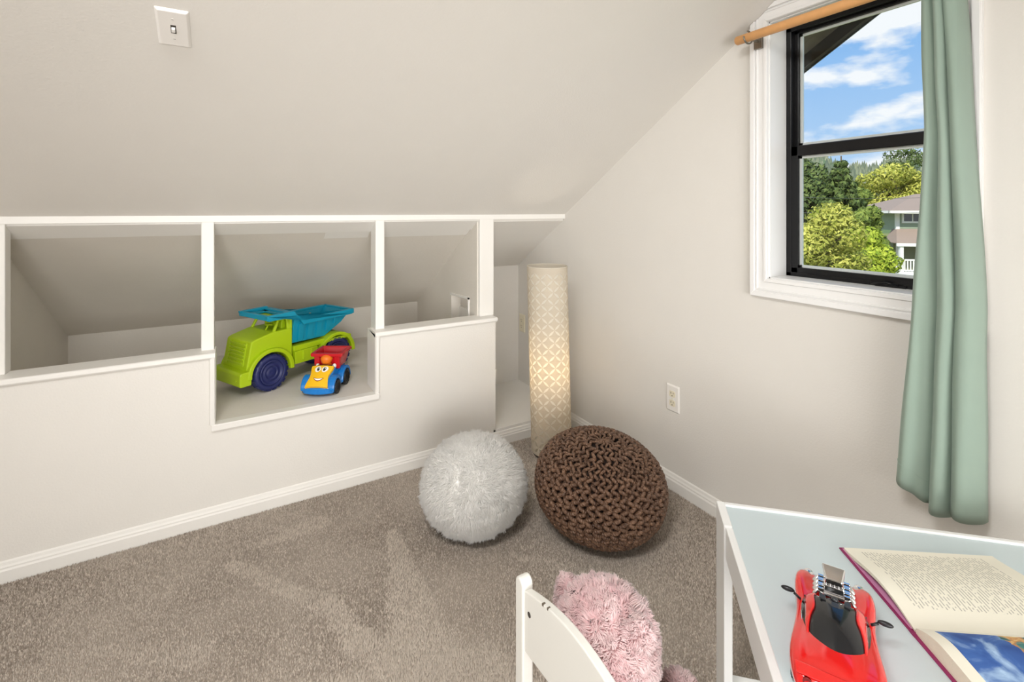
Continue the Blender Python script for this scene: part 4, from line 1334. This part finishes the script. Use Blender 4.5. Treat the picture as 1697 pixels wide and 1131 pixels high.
# ---- toy sports car
def toy_car():
    hd = math.radians(27.5)
    fc = np.array([-.690, -1.702])
    dv = np.array([math.cos(hd), math.sin(hd)])
    c = fc - dv * .130
    o = empty('toy_sports_car', (c[0], c[1], TZ - .005), hd, label='red toy sports car with black canopy and chrome engine on the table', cat='toy car')
    # stations: x, half width, sill z, shoulder z, centre z
    S = [(-.136, .044, .024, .040, .042), (-.130, .053, .018, .047, .050), (-.104, .0605, .014, .051, .055), (-.072, .0615, .012, .051, .058), (-.035, .0575, .012, .047, .058),
         (.000, .0545, .012, .044, .052), (.035, .0550, .012, .043, .044), (.062, .0590, .013, .0475, .040), (.090, .0595, .014, .0475, .037), (.112, .0555, .015, .042, .033), (.126, .046, .016, .032, .027), (.134, .032, .017, .023, .022)]
    rows = []
    for x, w, zs, zsh, zc in S:
        pts = []
        half = [(w * .90, zs), (w * .985, zs + (zsh - zs) * .35), (w, zs + (zsh - zs) * .72), (w * .955, zsh), (w * .80, zsh + .0025), (w * .60, zsh + (zc - zsh) * .35), (w * .32, zsh + (zc - zsh) * .9), (0, zc)]
        # bonnet: raised wings, sunken middle
        for y_, z_ in half: pts.append((x, y_, z_))
        for y_, z_ in reversed(half[:-1]): pts.append((x, -y_, z_))
        rows.append(pts)
    m = MB(); m.grid(rows)
    n = len(rows[0])
    m.f += [tuple(range(n)), tuple((len(rows) - 1) * n + i for i in reversed(range(n)))]; m.sm += [True, True]
    for i in range(len(rows) - 1):
        m.f.append((i * n, (i + 1) * n, (i + 1) * n + n - 1, i * n + n - 1)); m.sm.append(False)
    body = m.build('body', 'car_red', o, sub=2)
    for x in (-.082, .078):
        for s in (-1, 1):
            wheel(o, x, s * (.0465 if x > 0 else .048), .0205, .020, 'black_plastic', 'chrome', s, 14)
    # canopy: wide curved windscreen, rounding off towards the tail
    cx0 = -.014
    ring = [(.034 + .011 * (1 - (y / .045) ** 2), y) for y in np.linspace(-.043, .043, 15)]
    ring += [(.026, .0455), (.012, .0465), (-.004, .0462)]
    ring += [(-.016 - .072 * math.sin(q), .0455 * math.cos(q)) for q in np.linspace(0, PI, 26)]
    ring += [(-.004, -.0462), (.012, -.0465), (.026, -.0455)]
    def cano(i, r, h=0.0):
        x, y = ring[i % len(ring)]
        zb = .0465 if x < 0 else .0465 - .03 * x
        X = cx0 + (x - cx0) * r
        return (X, y * r, zb + (.0745 - zb) * (1 - r ** 2.6) + h)
    cm = MB()
    rs = (1.0, .97, .93, .88, .8, .7, .55, .38, .2, .03)
    cm.grid([[cano(i, r) for i in range(len(ring))] for r in rs], True, True)
    k = len(ring); cm.f.append(tuple((len(rs) - 1) * k + i for i in range(k))); cm.sm.append(True)
    can = cm.build('canopy', 'car_glass', o)
    MB().tube([cano(i, 1.0, .001) for i in range(17, 42)], .0010, 6).build('canopy_trim', 'chrome', can)
    MB().tube([cano(i, 1.0, .0008) for i in range(0, 15)], .0017, 6).build('windscreen_edge', 'car_dark', can)
    # moulded seats and dash seen through the canopy
    ck = MB()
    for y, x, s_ in ((-.017, .010, .9), (.0, .000, 1.1), (.017, .010, .9)):
        ck.box(x - .006 * s_, x + .004, y - .005 * s_, y + .005 * s_, .0715, .0752)
    ck.ball((.014, 0, .0722), (.005, .005, .004), 12, 8)
    ck.build('cockpit_moulding', 'car_dark', can, bevel=.001)
    # red roof pillars, tabs lying over the sides of the canopy
    for s in (-1, 1):
        ids = list(range(13, 24)) if s > 0 else [(1 - (q - 13)) % len(ring) for q in range(13, 24)]
        P = []
        for n_, i in enumerate(ids):
            u = n_ / (len(ids) - 1)
            r0, r1 = .87 + .10 * max(0, (u - .6) / .4), .60 + .10 * max(0, .3 - u) / .3 + .36 * max(0, (u - .45) / .55)
            P.append([cano(i, r0 + (r1 - r0) * t, .0016) for t in np.linspace(0, 1, 6)])
        MB().grid(P).build('roof_pillar', 'car_red', o, solid=.0028)
        # mirrors
        mi = MB(); mi.tube([(.024, s * .048, .046), (.027, s * .058, .051)], .002, 6); mi.ball((.029, s * .067, .0525), (.004, .0105, .004), 12, 8)
        mi.build('mirror', 'black_plastic', o)
        # headlamps
        MB().ball((.116, s * .038, .0375), (.010, .008, .004), 14, 8).build('headlamp', 'chrome', o)
        # tail lamps
        for kx, ky in ((-.1295, .036), (-.1315, .019)):
            MB().lathe([(.0062, kx - .002), (.0058, kx - .0045)], 18, 'x', (0, s * ky, .0415)).build('tail_lamp', 'lamp_tail', o)
    sp = MB(); sp.hexa([(-.132, -.050, .0475), (-.116, -.053, .0505), (-.116, .053, .0505), (-.132, .050, .0475), (-.133, -.050, .051), (-.116, -.053, .0535), (-.116, .053, .0535), (-.133, .050, .051)])
    sp.build('spoiler', 'car_red', o, bevel=.0015)
    # chrome engine standing out of the bonnet
    en = empty('engine', (.070, 0, .040), parent=o); en.scale = (1.2, 1.2, 1.1)
    MB().box(-.016, .016, -.014, .014, 0, .012).build('block', 'chrome', en, bevel=.002)
    bl = MB(); bl.box(-.012, .012, -.012, .012, .012, .022)
    for k in range(5): bl.box(-.0125, .0125, -.0115 + k * .005, -.0095 + k * .005, .022, .0238)
    bl.build('blower', 'chrome', en, bevel=.001)
    sc = MB(); sc.hexa([(-.010, -.011, .0225), (.012, -.013, .0225), (.012, .013, .0225), (-.010, .011, .0225), (-.010, -.010, .032), (.014, -.0145, .038), (.014, .0145, .038), (-.010, .010, .032)])
    sc.build('intake_scoop', 'chrome', en, bevel=.0015)
    for kk in range(3):
        MB().box(.0135, .0152, -.011 + kk * .0078, -.0045 + kk * .0078, .026, .036).build('intake_flap', 'car_dark', en)
    for s in (-1, 1):
        for k in range(4):
            x = -.014 + k * .0092
            MB().tube([(x, s * .012, .007), (x, s * .020, .012), (x - .001, s * .0235, .006), (x - .002, s * .0245, -.003)], .0032, 8).build('exhaust_header', 'chrome', en)
        vc = MB()
        for k in range(6): vc.box(-.016 + k * .0054, -.0122 + k * .0054, s * .012, s * .0195, .012, .017 + .001 * (k % 2))
        vc.build('valve_cover', 'chrome', en, bevel=.0006)
toy_car()

# ---- open book
def book():
    s0 = np.array([-.660, -1.813]); ang = math.atan2(-.575, .818)
    o = empty('open_book', (s0[0], s0[1], TZ - .005), ang, label='open hardback book with magenta cover, text page above a colour picture', cat='book')
    Lx, Ly = .286, .200
    cv = empty('cover', parent=o)
    MB().box(-.004, Lx + .004, .006, Ly + .005, 0, .003).build('upper_board', 'book_cover', cv, bevel=.001)
    MB().box(-.004, Lx + .004, -Ly - .005, -.006, 0, .003).build('lower_board', 'book_cover', cv, bevel=.001)
    MB().prism([(-.007, .0005), (-.004, .0), (.004, .0), (.007, .0005), (.007, .003), (.003, .004), (-.003, .004), (-.007, .003)], -.004, Lx + .004, 'x').build('spine', 'book_cover', cv)
    MB().box(.0, Lx, .008, Ly, .003, .0042).build('endpaper', 'endpaper', cv)
    # page blocks: bowed away from the spine
    def up(y):      # upper (thin) half: lifts off the board towards the spine
        t = y / Ly
        return .0075 + .0195 * math.sin(PI * min(t * 1.04, 1)) ** 1.15 * (1 - .55 * t) * (1 if t > 0 else 0)
    def lo(y):
        t = y / Ly
        return .011 + .019 * (1 - (1 - min(t / .30, 1)) ** 2) - .012 * max(0, (t - .25) / .75) ** 1.5
    ys = np.linspace(.001, Ly - .003, 26)
    def block(name, sgn, top, bot, mt):
        m = MB()
        P1 = [(sgn * y, top(y)) for y in ys]; P2 = [(sgn * y, bot(y)) for y in ys]
        sheet = MB(); sheet.grid([[(x, y, z + .0004) for y, z in P1] for x in np.linspace(.001, Lx - .001, 6)])
        poly = P1 + P2[::-1]
        b = MB().prism(poly, .0015, Lx - .0015, 'x').build(name, 'page_edge', o)
        sheet.build('page', mt, b, fix=False)
    block('upper_pages', 1, up, lambda y: max(.0044, up(y) - .0035 - .004 * (y / Ly)), 'page_text')
    block('lower_pages', -1, lo, lambda y: .0032, 'page_picture')
book()

# ================================================================== CHAIR AND BEAR
CHX, CHY0, CHY1 = -1.196, -1.447, -1.745
def chair():
    o = empty('kids_chair', (CHX, (CHY0 + CHY1) / 2, 0), 0, label='white wooden children\'s chair carrying the pink bear', cat='chair')
    hw = (CHY0 - CHY1) / 2
    for s in (-1, 1):
        y = s * hw
        # rear leg runs up into a round-topped back post
        prof = [(-.0125, 0), (.0125, 0), (.0125, .546)] + [(.0125 * math.cos(q), .546 + .0125 * math.sin(q)) for q in np.linspace(.2, PI - .2, 9)] + [(-.0125, .546)]
        MB().prism([(y + a, z) for a, z in prof], -.011, .011, 'x').build('back_post', 'chair_paint', o, bevel=.003)
        MB().box(.245, .275, y - .0125, y + .0125, 0, .265).build('leg', 'chair_paint', o, bevel=.003)
        MB().box(.011, .245, y - .008, y + .008, .215, .262).build('side_rail', 'chair_paint', o, bevel=.002)
        MB().box(.011, .245, y - .007, y + .007, .10, .125).build('stretcher', 'chair_paint', o, bevel=.002)
    # back panel with an arched top edge
    n = 24
    top = [(y, .538 + .032 * math.cos(y / hw * PI / 2)) for y in np.linspace(hw - .012, -hw + .012, n)]
    bot = [(y, .436 + .010 * math.cos(y / hw * PI / 2)) for y in np.linspace(-hw + .012, hw - .012, n)]
    bp = MB().prism(top + bot, -.007, .007, 'x').build('back_panel', 'chair_paint', o, bevel=.002)
    for s in (-1, 1):
        MB().lathe([(.0045, -.0078), (.0045, -.0065)], 14, 'x', (0, s * (hw - .028), .512)).build('screw', 'slot_dark', bp)
    for yy, w in ((.080, .004), (.066, .003)):
        z = .538 + .032 * math.cos(yy / hw * PI / 2)
        MB().box(-.0076, -.002, yy - w / 2, yy + w / 2, z - .003, z + .0004).build('chip', 'chip_dark', bp)
    MB().box(-.005, .29, -hw - .012, hw + .012, .262, .278).build('seat', 'chair_paint', o, bevel=.004)
    MB().box(.25, .27, -hw + .012, hw - .012, .215, .262).build('front_rail', 'chair_paint', o, bevel=.002)
chair()

def bear():
    o = empty('teddy_bear', (-1.07, -1.55, .278), 0, label='pink plush teddy bear seated on the white children\'s chair, seen from behind', cat='teddy bear')
    def fuzzy(name, c, r, n, L=.013, rot=None, dens=1.0, dimp=None, parent=None):
        u = unit(sphere_pts(n) + rng.normal(0, .01, (n, 3)))
        r = np.array(r)
        p = u * r; nn = unit(u / r)
        if rot is not None:
            R_ = np.array(Matrix.Rotation(rot[0], 3, 'X') @ Matrix.Rotation(rot[1], 3, 'Y') @ Matrix.Rotation(rot[2], 3, 'Z'))
            p = p @ R_.T; nn = nn @ R_.T
        lump = np.array([noise.noise(Vector(q * 38 + np.array(c) * 5)) for q in p])
        cl = np.array([noise.noise_vector(Vector(q * 60 + np.array(c) * 9)) for q in p]) * 1.3
        p = p + nn * (lump * .0055)[:, None]
        V, T, nr, rr = fur_blades(p, nn, L, .0011, cl + np.array([0, 0, -.15]), .2, .4, max(60, n // 28), .5, .55, .9)
        V = V + np.array(c)
        rr = np.clip(rr * .45 + .55 * np.repeat(np.clip(.55 + lump * 1.1, 0, 1), 7), 0, 1)
        # core
        nu, nv = 28, 18
        cv, ct = [], []
        for i in range(nv + 1):
            t = PI * i / nv
            for k in range(nu):
                q = 2 * PI * k / nu
                cv.append((math.sin(t) * math.cos(q), math.sin(t) * math.sin(q), math.cos(t)))
        cv = np.array(cv); cn = unit(cv / r); cv = cv * r * .985
        if rot is not None: cv = cv @ R_.T; cn = cn @ R_.T
        for i in range(nv):
            for k in range(nu):
                a, b = i * nu + k, i * nu + (k + 1) % nu
                ct += [(a, a + nu, b + nu), (a, b + nu, b)]
        cv = cv + np.array(c)
        Vt = np.concatenate([cv, V]); Tt = np.concatenate([np.array(ct), T + len(cv)])
        return tri_mesh(name, Vt, Tt, 'pink_fur', parent or o, normals=np.concatenate([cn, nr]), rnd=np.concatenate([np.full(len(cv), .15), rr]))
    # local: x forwards (towards the gable wall), y to the bear's left
    hz = .166
    fuzzy('head', (.000, .034, hz), (.084, .090, .084), 20000)
    fuzzy('ear', (-.014, .117, hz + .022), (.020, .030, .031), 4000, rot=(-.6, 0, 0))
    fuzzy('ear', (.008, -.022, hz + .046), (.020, .024, .044), 4500, rot=(.95, .1, 0))
    fuzzy('torso', (-.005, .005, .075), (.078, .086, .082), 9000)
    fuzzy('arm', (.030, -.080, .085), (.052, .030, .034), 4000, rot=(0, .5, -.25))
    fuzzy('arm', (.035, .098, .085), (.052, .030, .034), 3500, rot=(0, .5, .25))
    fuzzy('leg', (.100, -.030, .032), (.058, .038, .032), 3500, rot=(0, 0, -.1))
    fuzzy('leg', (.100, .080, .032), (.058, .038, .032), 3500, rot=(0, 0, .2))
    fuzzy('foot', (.132, -.026, .036), (.032, .042, .040), 5000)
    fuzzy('foot', (.140, .092, .038), (.030, .040, .040), 4000)
    fc = lambda f, l, z: (f * math.cos(.6) - l * math.sin(.6), .034 + f * math.sin(.6) + l * math.cos(.6), z)
    fuzzy('snout', fc(.078, 0, hz - .018), (.034, .036, .032), 2500, L=.008)
    MB().ball(fc(.113, 0, hz - .006), (.009, .010, .008), 14, 8).build('nose', 'bear_nose', o)
    for s in (-1, 1):
        MB().ball(fc(.082, s * .034, hz + .020), .007, 12, 8).build('eye', 'bear_eye', o)
bear()

# ================================================================== OUTSIDE
GZ = -6.5
g = MB().box(.6, 420, -160, 420, GZ - .5, GZ).build('ground', 'lawn')
tag(g, 'grassy ground outside below the window', 'ground', kind='structure')

def leaf_cloud(name, blobs, n, size, mt, parent, droop=0.0):
    """blobs: (centre, radii); leaves sit through the outer shell of each"""
    w = np.array([b[1][0] * b[1][2] for b in blobs]); w = w / w.sum()
    Vs, Ts, Ns, Rs = [], [], [], []
    base = 0
    for (c, r), f in zip(blobs, w):
        k = max(60, int(n * f))
        u = unit(rng.normal(0, 1, (k, 3)))
        rad = rng.uniform(.72, 1.06, k)[:, None]
        p = np.array(c) + u * np.array(r) * rad
        nd = unit(u + rng.normal(0, .45, (k, 3)))
        nd = nd * np.where((nd * u).sum(1, keepdims=True) < 0, -1, 1)
        a = unit(np.cross(nd, rng.normal(0, 1, (k, 3)))); b_ = np.cross(nd, a)
        s = (size * rng.uniform(.6, 1.3, k))[:, None]
        tip = a * s; sd = b_ * s * .42
        dz = np.array([0, 0, -droop]) * s
        V = np.stack([p - tip, p + sd, p + tip + dz, p - sd], 1).reshape(-1, 3)
        i = (np.arange(k) * 4)[:, None]
        T = np.concatenate([i + [[0, 2, 1]], i + [[0, 3, 2]]], 1).reshape(-1, 3)
        Vs.append(V); Ts.append(T + base); base += k * 4
        Ns.append(np.repeat(unit(u + .6 * nd), 4, 0))
        Rs.append(np.repeat(np.clip(rng.normal(.5, .28, k), 0, 1), 4))
    o = tri_mesh(name, np.concatenate(Vs), np.concatenate(Ts), mt, parent, normals=np.concatenate(Ns), rnd=np.concatenate(Rs))
    o['kind'] = 'stuff'
    return o

def broad_tree(px, py, d, rw, rh, mt, label, n=7000, leaf=.16, nb=16, cat='tree', trunk=1.0):
    c = far_at(px, py, d)
    base = (c[0], c[1], GZ)
    o = empty('tree', base, label=label, cat=cat, group='trees outside the window')
    ch = c[2] - GZ
    blobs = []
    rr = random.Random(int(px * 7 + py))
    for k in range(nb):
        q = rr.uniform(0, 2 * PI); t = rr.uniform(-1, 1)
        rad = math.sqrt(max(0, 1 - t * t)) * rr.uniform(.35, .75)
        s = rr.uniform(.30, .48)
        blobs.append(((rw * rad * math.cos(q), rw * rad * math.sin(q), ch + t * rh * .72), (rw * s, rw * s, rh * s * .8)))
    leaf_cloud('foliage', blobs, n, leaf, mt, o)
    tr = MB()
    tr.tube([(0, 0, 0), (.1, .05, ch * .5), (0, 0, ch)], [rw * .10 * trunk, rw * .07 * trunk, rw * .03 * trunk], 8)
    for b in blobs[:6]:
        tr.tube([(0.02, 0, ch - rh * .8), tuple(np.array(b[0]) * .6 + np.array([0, 0, ch * .4])), b[0]], [rw * .04 * trunk, rw * .025 * trunk, rw * .01], 6)
    tr.build('trunk', 'bark', o)
    return o

def conifer(px, ptop, pbot, d, wd, mt, label, n=9000, leaf=.2, tiers=15):
    t = far_at(px, ptop, d); b = far_at(px, pbot, d)
    o = empty('conifer', (t[0], t[1], GZ), label=label, cat='tree', group='trees outside the window')
    H = t[2] - GZ; Z0 = b[2] - GZ
    rr = random.Random(int(px))
    blobs = []
    for k in range(tiers):
        f = k / (tiers - 1)
        z = H - .3 - (H - Z0) * f ** .95
        w = wd * (.10 + .90 * f ** .8)
        for j in range(5):
            q = j * 2 * PI / 5 + k * .9 + rr.uniform(-.3, .3)
            L = w * rr.uniform(.55, .85)
            blobs.append(((L * math.cos(q), L * math.sin(q), z - .14 * L), (max(w * .36, .16), max(w * .36, .16), max(.11 * w, .16))))
    leaf_cloud('foliage', blobs, n, leaf, mt, o, droop=.5)
    MB().tube([(0, 0, 0), (0, 0, H * .6), (0, 0, H + .1)], [wd * .09, wd * .05, .03], 8).build('trunk', 'bark', o)

broad_tree(1362, 412, 15.5, 1.35, 1.55, 'leaf_yellow', 'broad yellow-green tree filling the lower left of the window', 11000, .085, 24)
broad_tree(1430, 432, 17, 1.05, 1.1, 'leaf_bright', 'bright green leafy tree in front of the balcony house', 10000, .085, 22)
broad_tree(1438, 384, 21, .85, 1.1, 'leaf_mid', 'mid green tree just left of the house roof', 6000, .12, 14)
conifer(1394, 262, 420, 24, 1.8, 'leaf_dark', 'dark green cedar rising above the other trees', 15000, .13, 17)
broad_tree(1330, 335, 27, 1.7, 2.6, 'leaf_dark', 'dark tree at the left edge of the window view', 8000, .14, 18)
broad_tree(1362, 330, 30, 2.0, 1.7, 'leaf_mid', 'olive green tree left of the cedar', 8000, .15, 18)
broad_tree(1494, 318, 60, 4.8, 3.7, 'leaf_yellow', 'yellow-green tree behind the balcony house', 12000, .24, 24)
broad_tree(1408, 352, 36, 2.2, 1.8, 'leaf_mid', 'shadowed green tree behind the cedar', 7000, .16, 16)
broad_tree(1502, 262, 70, 2.8, 2.2, 'leaf_dark', 'sparse thin-leaved tree at the upper right of the window view', 300, .22, 18, trunk=.25)
broad_tree(1660, 330, 56, 4.2, 4.2, 'leaf_mid', 'green tree beyond the house hidden by the curtain', 6000, .18, 18)
broad_tree(1170, 350, 28, 2.6, 3.0, 'leaf_mid', 'green tree left of the window view', 6000, .18, 18)

# wooded hills
def hill(name, d, prof, depth, label, mt, nx=70):
    """prof: list of (px, py) of the skyline at distance d"""
    m = MB()
    xs = np.linspace(prof[0][0], prof[-1][0], nx)
    ys = np.interp(xs, [p[0] for p in prof], [p[1] for p in prof])
    P = []
    for f in np.linspace(0, 1, 14):
        row = []
        for x, y in zip(xs, ys):
            top = far_at(x, y, d)
            dirv = (top - CAM)[:2]; dirv = dirv / np.linalg.norm(dirv)
            pz = GZ + (top[2] - GZ) * math.sin(f * PI / 2) ** .9
            pz += d * .004 * noise.noise(Vector((x * .06, f * 5, d))) * (1 if f > .05 else 0)
            back = depth * (1 - f)
            row.append((top[0] - dirv[0] * back, top[1] - dirv[1] * back, pz))
        P.append(row)
    last = P[-1]
    P.append([(x + 40, y + 20, GZ) for x, y, z in last])
    m.grid(P); o = m.build(name, mt)
    tag(o, label, 'hill', kind='structure')
    return last
def hill_trees(name, pts, label, h0, h1, n, mt, par_d):
    V, T, R, Nn = [], [], [], []
    for k in range(n):
        i = rng.integers(0, len(pts) - 1); t = rng.uniform()
        p = np.array(pts[i]) * (1 - t) + np.array(pts[i + 1]) * t
        dirv = (p - CAM)[:2]; dirv /= np.linalg.norm(dirv)
        back = rng.uniform(0, par_d) ** 1.0
        p = p.copy(); p[:2] -= dirv * back; p[2] = GZ + (p[2] - GZ) * (1 - back / (par_d * 1.6)) - 1
        h = rng.uniform(h0, h1); r = h * rng.uniform(.18, .28)
        tone = rng.uniform()
        for lv in range(3):
            b = len(V); m_ = 7
            zt = p[2] + h * (1 - .28 * lv); zb = p[2] + h * (.52 - .26 * lv); rr = r * (.5 + .25 * lv)
            V.append((p[0], p[1], zt)); R.append(tone); Nn.append((0, 0, 1))
            for q in range(m_):
                a = 2 * PI * q / m_ + rng.uniform(-.3, .3)
                V.append((p[0] + rr * math.cos(a), p[1] + rr * math.sin(a), zb)); R.append(tone); Nn.append((math.cos(a), math.sin(a), .4))
            T += [(b, b + 1 + q, b + 1 + (q + 1) % m_) for q in range(m_)]
    o = tri_mesh(name, np.array(V), np.array(T), mt, None, normals=unit(np.array(Nn)), rnd=np.array(R))
    tag(o, label, 'forest', kind='stuff')
l1 = hill('far_hill', 300, [(1150, 292), (1300, 274), (1330, 266), (1365, 268), (1400, 284), (1440, 290), (1470, 278), (1520, 270), (1700, 262)], 170, 'distant wooded hill under the skyline', 'hill_green')
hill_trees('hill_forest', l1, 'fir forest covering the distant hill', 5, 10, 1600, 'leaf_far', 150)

# neighbouring house with balcony
def house():
    c = far_at(1486, 350, 45)
    o = empty('neighbour_house', (c[0], c[1], GZ), ANG - PI / 2 - math.radians(12), label='neighbouring house with hipped roof and white railed balcony', cat='house')
    z = lambda py: 1.2 - (py - 350) * 45 / 797 - GZ      # height above ground of a pixel row at that distance
    k = 45 / 797
    # local x to the right, y away from us
    Wd, Dp = 8.0, 7.0
    up_b, up_t = z(380), z(350)
    wl = MB(); wl.box(0, Wd, 0, Dp, z(382), up_t); wl.build('upper_wall', 'siding', o)
    for i in range(9):
        zz = z(382) + i * .2
        if zz < up_t - .1: MB().box(-.02, Wd + .02, -.02, .0, zz, zz + .17).build('siding_board', 'siding', o)
    MB().box(-.06, .22, -.06, .2, z(382), up_t).build('corner_board', 'house_white', o)
    MB().box(.0, Wd, .55, Dp, 0, z(398)).build('lower_wall', 'shingle_wall', o)
    # hipped roof
    ov = 1.25
    r = MB(); zt = up_t + 1.7
    r.add([(-ov, -ov, up_t), (Wd + ov, -ov, up_t), (Wd + ov, Dp + ov, up_t), (-ov, Dp + ov, up_t), (3.4, 3.5, zt), (Wd - 3.4, 3.5, zt)],
          [(0, 1, 5, 4), (1, 2, 5), (2, 3, 4, 5), (3, 0, 4), (3, 2, 1, 0)])
    r.build('roof', 'roof_shingle', o)
    MB().box(-ov, Wd + ov, -ov, -ov + .12, up_t - .22, up_t + .03).build('gutter', 'house_white', o)
    MB().box(-ov, -ov + .12, -ov, Dp, up_t - .22, up_t + .03).build('gutter', 'house_white', o)
    # upper windows
    for x0 in (.55, 2.5, 4.4):
        w = MB(); w.box(x0 - .16, x0 + 1.55, -.10, .0, z(370), z(352.5)); wo = w.build('window', 'house_white', o)
        for j in range(2):
            MB().box(x0 + j * .75, x0 + j * .75 + .64, -.12, -.09, z(367), z(355)).build('pane', 'house_glass', wo)
    # skirt roof over the balcony
    s = MB()
    a0, a1 = z(380), z(402)
    s.add([(0, 0, a0), (Wd, 0, a0), (Wd + .4, -1.5, a1), (-.75, -1.5, a1), (-.75, .6, a1), (0, 0.6, a0)], [(0, 1, 2, 3), (0, 3, 4, 5)])
    s.build('skirt_roof', 'roof_shingle', o, solid=.1)
    MB().box(-.75, Wd + .4, -1.56, -1.44, a1 - .26, a1 + .02).build('fascia_board', 'house_white', o)
    for x0 in (-.45, 2.6, 5.6):
        MB().box(x0, x0 + .28, -1.45, -1.17, 0, a1).build('post', 'house_white', o)
    MB().box(.2, .5, .45, .56, z(455), a1).build('corner_board', 'house_white', o)
    # balcony deck and railing
    MB().box(-.6, Wd, -1.5, .55, z(454), z(448)).build('deck', 'house_white', o)
    MB().box(-.3, Wd, -1.42, -1.32, z(430), z(427.5)).build('rail', 'house_white', o)
    MB().box(-.3, Wd, -1.41, -1.33, z(446.5), z(444.5)).build('rail', 'house_white', o)
    me = None
    for i in range(34):
        x0 = -.1 + i * .235
        if me is None:
            b = MB().box(0, .09, -1.40, -1.34, z(445), z(429)).build('baluster', 'house_white', o); me = b
        else:
            b = me.copy(); COL.objects.link(b); b.parent = o
        b.location = (x0, 0, 0)
    MB().box(-.2, Wd, -.9, .5, 0, z(456)).build('foundation_wall', 'deck_wood', o)
house()

# overhead wires
for i, (y0, y1, d) in enumerate(((318, 322, 22), (344, 346, 22))):
    a, b = far_at(1180, y0, d), far_at(1640, y1, d)
    pts = []
    for t in np.linspace(0, 1, 20):
        p = a * (1 - t) + b * t; p[2] -= .25 * 4 * t * (1 - t); pts.append(tuple(p))
    w = MB().tube(pts, .009, 5).build('overhead_wire', 'bracket_metal')
    tag(w, ['upper thin utility wire crossing the trees outside', 'lower thin utility wire crossing the trees outside'][i], 'wire', 'utility wires outside')
